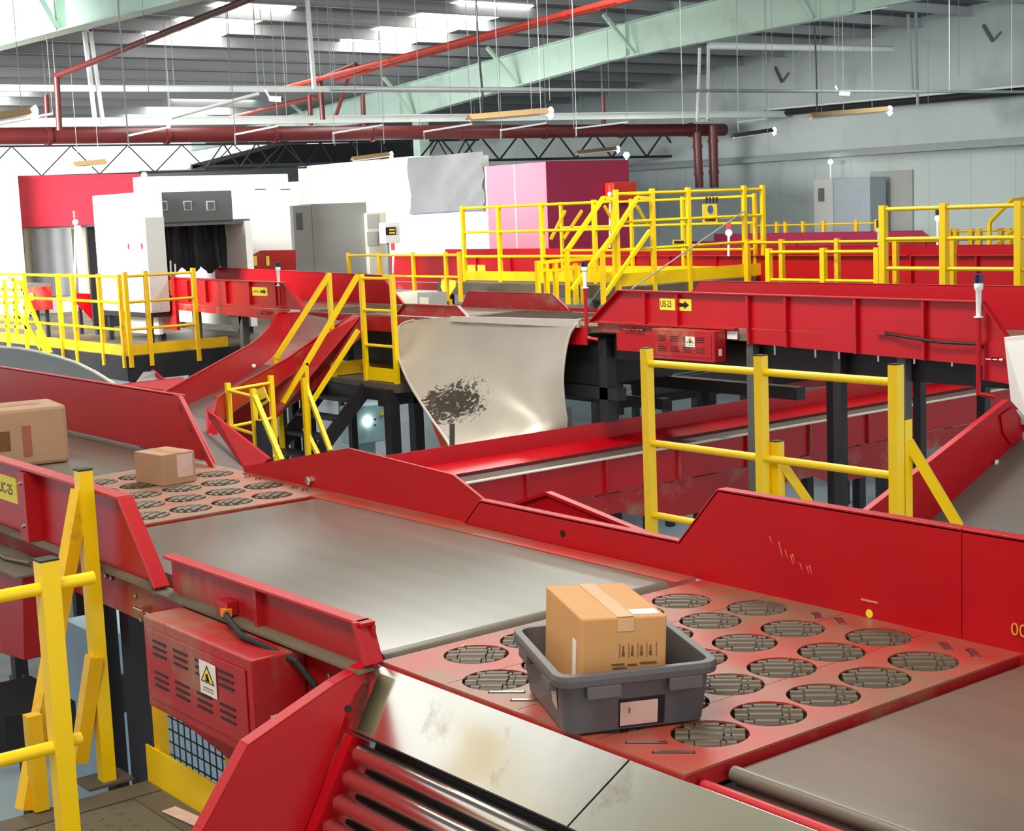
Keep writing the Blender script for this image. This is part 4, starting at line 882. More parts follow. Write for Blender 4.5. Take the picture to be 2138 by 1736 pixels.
MB().prism([(XA, yN - .008, -1.43), (XA, yN - .008, -1.62), (9.3, yN - .008, -1.62), (9.9, yN - .008, -1.78), (10.9, yN - .008, -1.78), (11.2, yN - .008, -1.66), (12.0, yN - .008, -1.66), (12.3, yN - .008, -1.78), (13.2, yN - .008, -1.78), (13.4, yN - .008, -1.62), (XB, yN - .008, -1.62), (XB, yN - .008, -1.43)], (0, .012, 0)).build('return_skirt', REDD, cc)
for x in (6.2, 8.05, 8.75, 10.4, 11.3, 12.8): 
    MB().box(x, x + .1, yN + .05, yN + .15, ZG, -1.45).build('leg', DARK, cc); MB().box(x, x + .1, ys - .12, ys - .02, ZG, -1.31).build('leg', DARK, cc)
MB().box(XA, XB, yN + .05, ys, -1.30, -1.25).build('base_pan', DARK, cc)
# second cross conveyor beyond, seen between the posts
c3 = thing('trough_conveyor', 'short red conveyor glimpsed under the UB-25 conveyor behind the black column', 'conveyor', (12.5, 12.5, -1.5))
MB().prism([at(1630, 770, Y=13.2), at(1720, 740, Y=13.2), at(1860, 746, Y=13.2), at(1860, 800, Y=13.2), at(1630, 812, Y=13.2)], (0, .02, 0)).build('side_panel', RED, c3)
MB().prism([at(1630, 771, Y=13.25), at(1720, 741, Y=13.25), at(1860, 747, Y=13.25), at(1860, 760, Y=13.9), at(1720, 752, Y=13.9)], (0, 0, .01)).build('top_pan', REDD, c3)
for x in (13.2, 14.6): MB().box(x, x + .1, 13.3, 13.4, ZG, -.9).build('leg', DARK, c3)
# ---------------- dark steelwork below the second line
def frame(label, segs, w=.12, m=DARK, name='steel_frame'):
    t = thing(name, label, 'steel frame', segs[0][0])
    for a, b in segs: MB().bar(a, b, w).build('beam' if abs(a[2] - b[2]) < .3 else 'leg', m, t)
    return t
frame('black steel frame under the transfer section right of the steel chute', [((9.9, 11.0, -.62), (9.9, 13.5, -.62)), ((10.9, 9.6, -.62), (10.9, 13.5, -.62)), ((9.9, 11.2, -.08), (9.9, 11.2, -.9)), ((10.9, 12.3, -.05), (10.9, 12.3, ZG)), ((10.96, 12.3, -.62), (12.4, 12.3, -.62)), ((12.4, 12.3, -.62), (12.4, 12.3, ZG)), ((11.4, 11.95, -.95), (11.4, 14.0, -.95))])
frame('dark horizontal steel beams between the yellow railing and the red trough', [((11.2, 12.2, -.78), (15.5, 12.2, -.78)), ((13.2, 12.2, -.78), (13.2, 12.2, ZG)), ((15.4, 12.2, -.78), (15.4, 12.2, ZG)), ((11.5, 12.9, -1.0), (15.5, 12.9, -1.0))], .16)
frame('dark steel frame carrying the stair landing beside the steel chute', [((9.36, 14.2, -.80), (9.36, 16.2, -.80)), ((10.4, 14.2, -.80), (10.4, 16.2, -.80)), ((9.36, 14.25, -.86), (9.36, 14.25, ZG)), ((10.4, 15.3, -.86), (10.4, 15.3, ZG)), ((9.36, 16.1, -.86), (9.36, 16.1, ZG)), ((9.9, 15.3, -1.0), (12.5, 15.3, -1.0)), ((9.3, 13.6, -1.9), (12.5, 13.6, -1.9))], .13)
# right hand chute below the end of the UB-25 conveyor
rc = thing('roller_chute', 'red sided chute descending at the right edge below the UB-25 conveyor', 'chute', (8.6, 6.0, -.8))
ga, gb = at(2100, 836, Y=6.4), at(1800, 1072, Y=6.4); ha, hb = at(2150, 900, Y=6.4), at(1975, 1058, Y=6.4)
gtop = at(2112, 843, Y=6.4)
MB().prism([ga, gb, gb + (hb - ha).normalized() * 0 + Vector((0, 0, -.30)), at(1930, 1100, Y=6.4), ha, gtop], (0, .015, 0)).build('side_wing', RED, rc)
MB().bar(ga, gb, .05, .012, up=(0, 0, 1)).build('wing_flange', RED, rc)
MB().prism([at(2090, 868, Y=6.385), at(2115, 850, Y=6.385), at(2140, 920, Y=6.385), at(2112, 930, Y=6.385), at(2096, 905, Y=6.385)], (0, .01, 0)).build('patch_plate', RED, rc)
pa = ha + Vector((.35, 0, .09)); pd = Vector((hb.x - ha.x, 0, hb.z - ha.z)).normalized()
MB().hexa([ha + Vector((0, 0, 0)), ha + pd * 3.2, ha + pd * 3.2 + Vector((0, -1.2, 0)), ha + Vector((0, -1.2, 0)), ha + Vector((0, 0, -.03)), ha + pd * 3.2 + Vector((0, 0, -.03)), ha + pd * 3.2 + Vector((0, -1.2, -.03)), ha + Vector((0, -1.2, -.03))]).build('slide_bed', BELT2, rc)
hh = at(2080, 966, Y=6.38); MB().lathe(hh, hh + Vector((0, -.01, 0)), [(0, .02), (1, .02)], 12).build('bright_disc', WHITE, rc)
q = [at(2098, 705, Y=6.3), at(2150, 700, Y=5.9), at(2150, 880, Y=5.9), at(2112, 838, Y=6.3)]
MB().prism(q, (.02, .02, 0)).build('apron_sheet', WHITE, rc)
for x, y in ((8.3, 6.3), (8.3, 5.3)): MB().box(x, x + .08, y, y + .08, ZG, -1.0).build('leg', DARK, rc)
# ================================================================ curved slide behind the main line, left of centre
sl = thing('curved_slide', 'long curved red walled slide coming down toward the main line left of centre', 'chute', (7.5, 12, -.8))
OW = [(632, 653, 655, 9.68), (620, 653, 688, 9.62), (600, 653, 711, 9.5), (580, 654, 731, 9.3), (564, 680, 746, 9.05), (547, 700, 761, 8.8), (523, 719, 777, 8.5), (480, 743, 804, 8.0), (420, 776, 831, 7.3), (340, 820, 868, 6.4)]
NW = [(735, 657, 9.66), (722, 666, 9.6), (708, 675, 9.5), (680, 691, 9.3), (655, 709, 9.05), (630, 727, 8.8), (600, 748, 8.5), (560, 770, 8.0), (505, 800, 7.3), (450, 832, 6.4)]
W1 = [at(x, y0_, X=X_) for x, y0_, y1_, X_ in OW]; W2 = [Vector((p.x, p.y, at(o_[0] + (o_[2] - o_[1]) * .06, o_[2], X=o_[3]).z)) for p, o_ in zip(W1, OW)]
W4 = [at(x, y0_, X=X_) for x, y0_, X_ in NW]; W3 = [Vector((p.x, p.y, min(p.z - .10, q.z))) for p, q in zip(W4, W2)]
def cr(L, n=4): return [r_[0] for r_ in smooth_rows([[p] for p in L], n)]
W1, W2, W3, W4 = cr(W1), cr(W2), cr(W3), cr(W4)
MB().sheet([[a, b] for a, b in zip(W1, W2)], (.012, .012, 0), False).build('outer_wall', RED, sl)
MB().sheet([[a, a.lerp(b, .5), b] for a, b in zip(W2[:21], W3[:21])], (0, 0, -.012)).build('slide_bed', FIBR, sl, label='grey sheet bed')
MB().sheet([[a, a.lerp(b, .5), b] for a, b in zip(W2[20:], W3[20:])], (0, 0, -.012)).build('slide_bed', BELT2, sl, label='dark dusty lower bed')
MB().sheet([[a, b] for a, b in zip(W3, W4)], (.012, .012, 0), False).build('near_wall', RED, sl)
MB().path(W1, .012, 6).build('wall_rim', RED, sl); MB().path(W4, .012, 6).build('wall_rim', RED, sl)
for p in (W3[4], W3[36]): MB().box(p.x, p.x + .08, p.y, p.y + .08, ZG, p.z - .05).build('leg', DARK, sl)
hp = at(532, 764, X=8.4) + Vector((-.03, -.03, 0)); MB().ball(hp, .025).build('bright_disc', WHITE, sl)
# large outer side of the slide (near wall, red plate seen behind yellow rails)
sp = thing('slide_side_plate', 'big red side plate of the curved slide behind the small yellow railing', 'panel', (7.9, 15.4, -1))
pts = [(735, 658), (756, 658), (760, 700), (690, 760), (688, 790), (640, 826), (600, 852), (575, 875), (560, 948), (520, 940), (450, 905), (440, 872), (448, 840), (470, 826), (521, 800), (560, 775), (600, 753), (630, 732), (660, 713), (690, 692), (715, 672)]
MB().prism([at(x, y, X=9.55 - max(0, 735 - x) * .0075) for x, y in pts], (.012, .012, 0)).build('plate', REDD, sp)

MB().box(8.2, 8.3, 15.9, 16.0, ZG, -.8).box(9.2, 9.3, 16.2, 16.3, ZG, -.6).build('leg', DARK, sp)
# outlet chute on the far side of the farther plate
oc = thing('outlet_chute', 'dark belt outlet with red cheek beyond the farther roller plate', 'chute', (3.6, 6.8, -.1))
q0, q1 = Vector((3.45, 7.02, -.01)), Vector((3.45, 6.52, -.01))
q2 = at(395, 868, Z=-.42); q3 = at(440, 880, Z=-.42)
MB().sheet([[q0, q1], [q0.lerp(q2, .5), q1.lerp(q3, .5)], [q2, q3]], (0, 0, -.02)).build('outlet_bed', BELT2, oc)
MB().prism([q1 + Vector((0, 0, -.02)), at(438, 878, X=4.75), at(432, 858, X=4.75), at(452, 872, X=4.5), at(560, 958, X=3.47)], (0.012, -.012, 0)).build('cheek', mat('red_matt_cheek', (184, 8, 24), .8, spec=.2), oc)
MB().prism([at(430, 850, X=4.9), at(452, 832, X=4.9), at(450, 915, X=4.8), at(445, 925, X=4.7), at(430, 905, X=4.7)], (.015, 0, 0)).build('end_cheek', RED, oc)
MB().box(4.3, 4.38, 8.0, 8.08, ZG, -.45).build('leg', DARK, oc)
# grey curved shell and cream rim at far left
gs = thing('curved_chute', 'pale grey curved chute shell with cream rim behind the upper left guard', 'chute', (5.4, 11, -.5))
arc = [(-60, 722), (0, 725), (40, 728), (80, 735), (120, 745), (160, 758), (200, 778), (235, 800), (262, 822)]
tp = [at(x, y, X=5.4 + i * .02) for i, (x, y) in enumerate(arc)]
MB().sheet([[p, Vector((p.x + .06, p.y, p.z - .35)), Vector((p.x + .18, p.y, p.z - .8))] for p in tp], (.02, 0, 0)).build('shell', MGREY, gs)
MB().path(tp, .016, 8).build('rim', CREAM, gs); MB().box(5.6, 5.7, 12.5, 12.6, ZG, -.4).build('leg', DARK, gs)
rt = thing('trough_conveyor', 'short dark red trough end behind the upper left guard', 'conveyor', (6, 13, -.8))
MB().prism([at(245, 803, X=6.2), at(380, 788, X=7.2), at(400, 822, X=7.2), at(250, 830, X=6.2)], (.02, .02, 0)).build('side_panel', RED, rt)
MB().prism([at(285, 798, X=6.6), at(300, 778, X=6.9), at(325, 776, X=7.1), at(340, 792, X=7.2)], (.02, .05, 0)).build('grey_pan', MGREY, rt); MB().bar(at(318, 775, X=7.1), at(340, 793, X=7.1), .03).build('red_edge', RED, rt)
MB().box(6.6, 6.7, 12.2, 12.3, ZG, -.6).build('leg', DARK, rt)
# ================================================================ stair and landing beside the steel chute
ld = deck('small steel stair landing between the handrails and the steel chute', 9.36, 10.42, 14.12, 15.6, -.67, .10, legs=False)
def rail_path(t, name, pts, r, m=YEL): return MB().path(pts, r, 10).build(name, m, t)
lr = railing('yellow landing railing with kick boards left of the steel chute', [(9.4, 14.80), (9.4, 14.17)], -.67, .55, (.50, .14, -.26), kick=(-.66, -.51), w=.05, r=.018)
hr1 = thing('stair_handrail', 'yellow stair handrail on the far side, left of the landing', 'handrail', (9.4, 15.5, -.67))
MB().box(9.375, 9.425, 15.48, 15.53, -.67, .555).build('post', YEL, hr1)
A_, B_, C_ = Vector((9.4, 15.5, .53)), at(575, 750, Y=15.5), at(592, 955, Y=15.5)
MB().bar(A_, B_, .05).build('hand_bar', YEL, hr1); MB().bar(B_, C_ + Vector((0, 0, -.2)), .05).build('post', YEL, hr1)
MB().bar(at(686, 690, Y=15.5), at(583, 852, Y=15.5), .045).build('hand_bar', YEL, hr1)
MB().box(9.42, 10.38, 15.5, 15.508, -.66, -.5).build('kick_board', YELD, hr1); MB().bar((9.42, 15.5, -.15), (10.35, 15.5, -.15), .04).build('mid_rail', YELD, hr1)
hr2 = thing('stair_handrail', 'yellow stair handrail on the near side, joined to the landing post', 'handrail', (9.4, 14.8, -.67))
A_, B_ = Vector((9.372, 14.83, .53)), at(638, 762, Y=14.83); C_ = at(645, 950, Y=14.83)
MB().bar(A_, B_, .05).build('hand_bar', YEL, hr2); MB().bar(B_ + Vector((0, 0, .02)), C_ + Vector((0, 0, -.2)), .05).build('post', YEL, hr2)
MB().bar(at(748, 690, Y=14.83), at(650, 842, Y=14.83), .045).build('hand_bar', YEL, hr2)
MB().bar(B_, at(590, 842, Y=14.83), .045).build('hand_bar', YEL, hr2)
st = thing('staircase', 'black steel stair flight going down left from the landing', 'stairs', (8.5, 15.1, -1.9))
for y in (14.72, 15.58):
    a = Vector((9.34, y, -.75)); b = Vector((8.1, y, -1.95)); MB().bar(a, b, .03, .17).build('stringer', DARK, st)
for k in range(6): x = 9.2 - .2 * k; z = -.86 - .19 * k; MB().box(x - .12, x + .1, 14.74, 15.56, z - .03, z).build('tread', DARK, st)
lk = deck('low dark walkway at the foot of the stair', 5.9, 8.45, 11.6, 15.6, -1.9, .1, m=DARK, legs=True)
q1_, q2_, q3_ = at(565, 785, X=7.3), at(475, 800, X=6.72), at(528, 812, X=6.62)
sr = railing('small yellow corner railing beside the red side plate', [(q1_.x, q1_.y), (q2_.x, q2_.y), (q3_.x, q3_.y)], -1.9, q2_.z, (q2_.z - .07, q2_.z - .42, q2_.z - .80), w=.045, r=.016, caps=False)
MB().bar(at(532, 828, X=6.58), at(588, 962, X=6.5), .042).build('brace', YEL, sr)
bp_ = thing('braced_post', 'yellow stair foot post with a slanting brace', 'post', (8.5, 14.5, -1.9))
a = at(634, 790, X=8.3); MB().box(a.x - .025, a.x + .025, a.y - .025, a.y + .025, -1.9, a.z).build('post', YEL, bp_); MB().bar(at(636, 800, X=8.52), at(690, 942, X=8.45), .045).build('brace', YEL, bp_)
MB().bar(at(636, 895, X=8.52), at(664, 950, X=8.5), .045).build('brace', YEL, bp_)
nb = thing('notice_plate', 'small yellow notice plate hung on the small corner railing', 'sign', at(545, 835, X=6.8))
q = [at(533, 815, X=6.8), at(550, 808, X=6.8), at(562, 838, X=6.8), at(544, 850, X=6.8)]; MB().prism(q, (.008, 0, 0)).build('plate', SIGN, nb)
q = [at(541, 838, X=6.79), at(554, 831, X=6.79), at(556, 835, X=6.79), at(543, 842, X=6.79)]; MB().prism(q, (.003, 0, 0)).build('black_bar', BLK, nb)
lc = thing('control_cabinet', 'pale blue control cabinet with bright lamp under the stair landing', 'cabinet', at(770, 880, Y=16.6))
a, b = at(734, 852, Y=16.6), at(808, 920, Y=16.6)
MB().box(a.x, b.x, 16.6, 16.9, b.z, a.z).build('body', CYANC, lc, bevel=.01)
c = at(768, 880, Y=16.59); MB().ball(c, .055).build('lamp', TUBEL, lc)
for px, py_ in ((782, 876), (782, 888)): c = at(px, py_, Y=16.59); MB().tube(c, c + Vector((0, -.02, 0)), .014, 8).build('knob', BLK, lc)
c = at(799, 862, Y=16.59); MB().prism([c + Vector((-.04, 0, -.03)), c + Vector((.04, 0, -.03)), c + Vector((0, 0, .04))], (0, -.004, 0)).build('warning_triangle', SIGN, lc)
MB().box(a.x + .1, b.x - .15, 16.65, 16.85, ZG, b.z).build('plinth', CYANC, lc)
# ================================================================ THIRD LINE (x 17.3 - 18.55) and beyond
l3 = thing('belt_conveyor', 'third red belt conveyor crossing behind the yellow bridge', 'conveyor', (17.3, 20, -.9))
belt(l3, 17.32, 18.5, 8.5, 34, .02)
for (ya, yb_) in ((8.5, 13.2), (13.25, 18.4), (18.45, 26.6), (28.2, 34)):
    rb_ = [ya + .5 + 1.05 * k for k in range(int((yb_ - ya - .4) / 1.05) + 1)]
    guard(l3, 17.3, [(ya, -.14), (yb_, -.14), (yb_, .36), (ya, .36)], side=-1, flange=.06, fl_edges=[2], ribs=rb_, rib_z=(-.14, .35), name='side_guard')
MB().box(17.29, 17.3, 8.5, 34, -.3, -.15).build('lower_panel', REDD, l3)
for y in (10, 14.5, 19, 23.5, 28.5): MB().box(17.4, 17.5, y, y + .1, ZG, -.3).build('leg', DARK, l3)
sg5 = bx('line_sign', SIGN, l3, 17.28, 17.292, 22.9, 23.6, .02, .20)
fg4 = thing('side_guard', 'far red guard along the third conveyor behind the yellow bridge', 'guard', (18.6, 16, 0))
guard(fg4, 18.6, [(8.5, .0), (26, .0), (26, .44), (8.5, .44)], side=1, flange=.04, fl_edges=[2], name='panel')
l4 = thing('belt_conveyor', 'fourth conveyor with crimson panels near the wall at right', 'conveyor', (24.8, 20, -.9))
rb_ = [18.6 + 1.1 * k for k in range(7)]
guard(l4, 24.8, [(17.6, -.2), (25.5, -.2), (25.5, .32), (18.2, .32)], side=-1, flange=.06, fl_edges=[2, 3], ribs=rb_, rib_z=(-.15, .30), name='side_guard', m=PURP)
guard(l4, 26.0, [(17.6, -.2), (25.5, -.2), (25.5, .44), (19.6, .44), (19.2, .2)], side=1, flange=.05, fl_edges=[2], name='far_guard', m=PURP)
belt(l4, 24.82, 25.98, 17.6, 25.5, .0)
for y in (18.5, 23): MB().box(25, 25.1, y, y + .1, ZG, -.2).build('leg', DARK, l4)
sg6 = bx('line_sign', PAPER, l4, 24.78, 24.79, 20.0, 20.6, .02, .14)
cv = thing('curved_belt_edge', 'thin pale curved conveyor edge in front of the crimson panels at right', 'conveyor', at(1900, 520, X=19.6))
MB().path([at(x, y, X=19.6) for x, y in ((1850, 527), (1890, 520), (1930, 516), (1980, 515), (2040, 518), (2110, 524))], .025, 8).build('edge', CREAM, cv); MB().prism([at(x, y, X=19.65) for x, y in ((1850, 528), (1930, 518), (1980, 517), (2110, 526), (2110, 540), (1850, 540))], (.02, 0, 0)).build('belt_side', MAROON, cv)
p = at(1980, 535, X=19.7); MB().box(p.x, p.x + .1, p.y, p.y + .1, ZG, p.z - .05).build('leg', DARK, cv)
# bridge platform
YBr = 16.0; XBr = 15.2
bd = deck('grey steel bridge platform carrying the yellow bridge railings', 14.9, 17.2, YBr, 21.1, .05, .2, m=DECKM)
fx = [at(px, 400, Y=YBr).x for px in (1285, 1361, 1436, 1553, 1592)]
br = railing('tall four bar yellow railing on the front of the bridge', [(x, YBr) for x in fx], -.08, 1.42, (1.36, .97, .58, .30)[:3], kick=(.07, .25), w=.06, r=.022, caps=False)
by = [at(px, 433, X=XBr).y for px in (1240, 1130, 1040, 965)]
br2 = railing('long yellow railing on the left flank of the bridge', [(XBr, YBr + .95)] + [(XBr, y) for y in by if y > YBr + 1.2], -.08, 1.30, (1.26, .86, .46), kick=(.07, .22), w=.06, r=.022, caps=False)
br3 = railing('yellow railing on the far flank of the bridge, behind the front one', [(17.3, YBr + .1), (17.25, 17.6), (17.25, 18.8), (17.25, 20.6)], .05, 1.30, (1.26, .86, .46), kick=(.07, .2), w=.05, r=.02, caps=False)
for k, (a, b) in enumerate(((( 1180, 440), (1150, 500)), ((1215, 440), (1176, 500)), ((1262, 430), (1290, 480)), ((1330, 430), (1352, 470)))):
    MB().bar(at(*a, Y=19), at(*b, Y=19), .04).build('brace', YELD, br3)
def hrail(label, pts, Y, low, group=None):
    t = thing('stair_handrail', label, 'handrail', at(*pts[-1], Y=Y), group)
    for i in range(len(pts) - 1): MB().bar(at(*pts[i], Y=Y), at(*pts[i + 1], Y=Y), .055).build('hand_bar' if i < 2 else 'post', YEL, t)
    MB().bar(at(*low[0], Y=Y), at(*low[1], Y=Y), .05).build('lower_bar', YEL, t); return t
hrail('far yellow handrail of the bridge stair', [(1285, 417), (1260, 413), (1184, 523), (1186, 636)], 16.9, ((1287, 482), (1193, 606)))
hrail('near yellow handrail of the bridge stair', [(1357, 415), (1331, 413), (1258, 526), (1260, 636)], 15.96, ((1357, 482), (1262, 617)))
bs_ = thing('staircase', 'steel stair under the yellow handrails of the bridge', 'stairs', (14.4, 16.4, -.8))
for y in (16.02, 16.84): MB().bar((14.86, y, -.03), (13.95, y, -.9), .03, .15).build('stringer', GREYP, bs_)
for k in range(4): MB().box(14.62 - .2 * k, 14.8 - .2 * k, 16.04, 16.82, -.17 - .19 * k, -.14 - .19 * k).build('tread', DARK, bs_)
gt = thing('safety_gate', 'low yellow barred gate at the foot of the bridge stair', 'gate', (13, 17, -.8))
for px in (1122, 1140, 1159, 1200, 1216): a = at(px, 550, Y=17.2); b = at(px + 3, 636, Y=17.2); MB().bar(a, b, .06).build('bar', YEL, gt)
MB().bar(at(1118, 549, Y=17.2), at(1240, 539, Y=17.2), .05).build('top_bar', YEL, gt); MB().bar(at(1120, 566, Y=17.2), at(1240, 560, Y=17.2), .04).build('lower_bar', YEL, gt)
no = thing('notice_board', 'yellow notice board with round blue symbol hung on the bridge railing', 'sign', at(1482, 430, Y=16.6))
q = [at(x, y, Y=16.6) for x, y in ((1467, 426), (1497, 426), (1498, 468), (1468, 469))]; MB().prism(q, (0, .01, 0)).build('board', SIGN, no)
c = at(1483, 437, Y=16.59); MB().lathe(c, c + Vector((0, -.004, 0)), [(0, .06), (1, .06)], 16).build('round_symbol', BLUE, no)
MB().prism([at(x, y, Y=16.595) for x, y in ((1472, 457), (1494, 457), (1494, 462), (1472, 462))], (0, -.003, 0)).build('print_line', BLK, no)
g = MB()
for k in range(4): g.add([at(1473 + 7 * k, 412, Y=16.6), at(1478 + 7 * k, 412, Y=16.6), at(1477 + 7 * k, 424, Y=16.6), at(1474 + 7 * k, 424, Y=16.6)], [(0, 1, 2, 3)])
g.build('sign_hooks', DARK, no)
for (px, py_, w, lb) in ((1418, 506, 26, 'black and yellow line sign seen through the bridge railing'), (1572, 556, 20, 'small yellow sign at the right end of the bridge kick board')):
    t = thing('line_sign', lb, 'sign', at(px, py_, Y=16.05)); MB().prism([at(px - w / 2, py_ - 5, Y=16.05), at(px + w / 2, py_ - 5, Y=16.05), at(px + w / 2, py_ + 5, Y=16.05), at(px - w / 2, py_ + 5, Y=16.05)], (0, .01, 0)).build('plate', SIGN, t)
    MB().prism([at(px - w * .4, py_ - 3, Y=16.045), at(px + w * .4, py_ - 3, Y=16.045), at(px + w * .4, py_ + 3, Y=16.045), at(px - w * .4, py_ + 3, Y=16.045)], (0, -.002, 0)).build('black_bar', BLK, t)
rd_ = thing('brace_rod', 'thin diagonal rod leaning across the bridge railing', 'rod', at(1318, 604, Y=15.9)); MB().tube(at(1318, 604, Y=15.93), at(1556, 440, Y=15.95), .012, 6).build('rod', BEAMG, rd_)
def white_beacon(label, px, pt, pbm, Y, cap=GLOWR, glow=TUBEL):
    t = thing('signal_lamp', label, 'lamp', at(px, pbm, Y=Y)); a = at(px, pt, Y=Y); b = at(px, pbm, Y=Y); hh = a.z - b.z
    kk = min(hh * .35, .20); MB().tube(b, a - Vector((0, 0, kk)), .02).build('stem', WHITE, t); MB().ball(a - Vector((0, 0, kk * .9)), .05).build('bulb', glow, t)
    MB().tube(a - Vector((0, 0, kk * .6)), a, .035).build('lens', cap, t); return t
white_beacon('white glowing beacon on the bridge near its right end', 1521, 464, 535, 16.4)
white_beacon('glowing beacon with a red top left of the bridge above the third conveyor', 820, 508, 590, 22)
white_beacon('small beacon in front of the crimson panel above the bridge railing', 1273, 386, 560, 22.5, GLOWR, WHITE)
white_beacon('small green beacon in front of the red box at far left', 156, 440, 640, 23.2, GLOWR, WHITE)
white_beacon('white glowing beacon behind the right hand yellow railing', 1957, 436, 550, 18, DARK)
white_beacon('slim dark capped beacon left of the right hand yellow railing', 1834, 460, 560, 17, DARK, WHITE)
# railings right
def yrail(label, X, pxs, ptop, pbot, prails, w=.06, r=.02, kick=None, m=YEL):
    pts = [at(px, ptop, X=X) for px in pxs]; zt_ = sum(p.z for p in pts) / len(pts); zb_ = sum(at(px, pbot, X=X).z for px in pxs) / len(pxs)
    zr = [sum(at(px, q, X=X).z for px in pxs) / len(pxs) for q in prails]
    return railing(label, [(X, p.y) for p in pts], zb_, zt_, zr, w=w, r=r, m=m, caps=False, kick=kick)
yrail('tall yellow railing with three bars at the right edge behind the UB-25 conveyor', 15.6, (1844, 1971, 2128, 2290), 422, 640, (431, 497, 562), w=.085, r=.026)
yrail('low yellow railing between the bridge and the right hand railing', 15.9, (1605, 1719, 1832), 518, 620, (526, 586), w=.075, r=.022)
yrail('second low yellow railing just behind, in front of the third conveyor', 16.6, (1560, 1632, 1748, 1870, 1990), 498, 600, (505,), w=.065, r=.02, m=YELD)
yrail('far olive yellow railing in front of the wall cabinets', 27, (1570, 1622, 1640, 1677, 1720, 1788, 1830), 462, 700, (469,), w=.07, r=.02, m=YELD)
hr5 = thing('stair_handrail', 'bent yellow handrails behind the right hand railing', 'handrail', at(2065, 520, Y=13.5))
for seg in (((2138, 415), (2112, 418), (2066, 465), (2066, 520)), ((2138, 472), (2120, 478), (2070, 520))):
    for i in range(len(seg) - 1): MB().bar(at(*seg[i], Y=13.5), at(*seg[i + 1], Y=13.5), .05).build('hand_bar', YEL, hr5)
a = at(2066, 520, Y=13.5); MB().box(a.x - .03, a.x + .03, a.y - .03, a.y + .03, -1, a.z).build('post', YEL, hr5)
yrail('small dense yellow railing behind the right hand railing', 20.2, (1984, 1996, 2028, 2045, 2090, 2108), 478, 760, (482, 500), w=.07, r=.02, m=YELD)
# walkway railing left of the bridge
yrail('yellow walkway railing between the stair and the bridge', 13.8, (727, 791, 862, 930, 958), 527, 626, (533, 577), w=.05, r=.02, m=YELD)
dk3 = deck('walkway strip beyond the second line behind the stair', 13.2, 14.8, 15.2, 27.5, -.30, .12, m=DECKM)
ob = thing('panel_box', 'beige and grey control box on the walkway beyond the second line', 'cabinet', at(880, 625, X=13.3))
a = at(915, 590, X=13.5); b = at(887, 590, X=13.5); c = at(848, 588, X=13.5)
MB().box(13.35, 13.65, a.y, b.y, -.29, .0).build('grey_door', MGREY, ob); MB().box(13.35, 13.65, b.y + .002, c.y, -.29, .0).build('body', CREAM, ob); MB().box(13.343, 13.349, a.y + .06, b.y - .06, -.2, -.07).build('window_frame', CREAM, ob)
yt = thing('tilted_panel', 'yellow tilted side sheet beside the beige control box', 'panel', at(935, 600, X=14))
MB().prism([at(x, y, X=14) for x, y in ((922, 582), (950, 586), (950, 600), (936, 622), (928, 618), (920, 600))], (.02, 0, 0)).build('sheet', SIGN, yt); MB().box(14.0, 14.05, at(936, 600, X=14).y - .02, at(936, 600, X=14).y + .02, -.3, -.15).build('foot', YELD, yt)
# ================================================================ ENCLOSURES AND CABINETS AT THE BACK
def wbox(name, label, cat, x0, x1, y0, y1, z0, z1, m, bev=.01, body='body'):
    t = thing(name, label, cat, ((x0 + x1) / 2, y0, z0)); MB().box(x0, x1, y0, y1, z0, z1).build(body, m, t, bevel=bev); return t
en = wbox('machine_enclosure', 'long white and pink panelled enclosure behind the third conveyor', 'enclosure', 20, 22.25, 24.3, 34.2, -.6, 2.14, WHITE)
MB().box(19.985, 19.999, 24.3, 26.3, -.6, 2.14).build('pink_panel', PINK, en, label='pink side panel')
MB().box(19.98, 20.0, 25.32, 25.345, -.6, 2.14).build('panel_seam', WHITE, en)
MB().box(19.985, 22.25, 24.285, 24.299, -.6, 2.15).build('crimson_panel', PURP, en, label='dark crimson end panel')
MB().box(20.001, 22.2, 29.1, 34.2, 2.141, 2.5).build('upper_box', WHITE, en)
MB().box(20.1, 20.2, 24.5, 24.6, ZG, -.6).box(20.1, 20.2, 33.5, 33.6, ZG, -.6).box(22, 22.1, 24.5, 24.6, ZG, -.6).build('leg', DARK, en)
tg = []
rnd = random.Random(9)
for i in range(13):
    row = []
    for j in range(19):
        u = i / 12; v = j / 18; y = 29.15 - 2.8 * v; z = 2.46 - (1.27 - .03 * math.sin(v * 3)) * u
        row.append(Vector((19.93 - .035 * math.sin(v * 17 + u * 7 + 2 * u * v * 5) - .02 * math.sin((v - u) * 31) * u, y, z)))
    tg.append(row)
tp_ = thing('tarpaulin', 'grey crumpled tarpaulin hanging on the white enclosure', 'tarpaulin', (19.9, 27.7, 2.4)); MB().sheet(tg, (.006, 0, 0)).build('sheet', TARP, tp_)
MB().bar((19.92, 29.15, 1.19), (19.92, 26.4, 1.22), .012).build('blue_hem', BLUE, tp_)
rx = wbox('fire_hose_cabinet', 'small orange red cabinet on the crimson end panel', 'cabinet', at(1268, 400, Y=24.2).x, at(1316, 400, Y=24.2).x, 24.0, 24.28, at(1290, 424, Y=24.2).z, at(1290, 381, Y=24.2).z, mat('orange_red', (206, 48, 26), .45))
tn = thing('tunnel_machine', 'black curtained tunnel machine with dark grey lintel over the left conveyor', 'machine', (10.4, 20.8, -.5))
MB().box(9.56, 11.0, 20.80, 20.9, 1.22, 1.66).build('lintel_panel', DGREY, tn, bevel=.004)
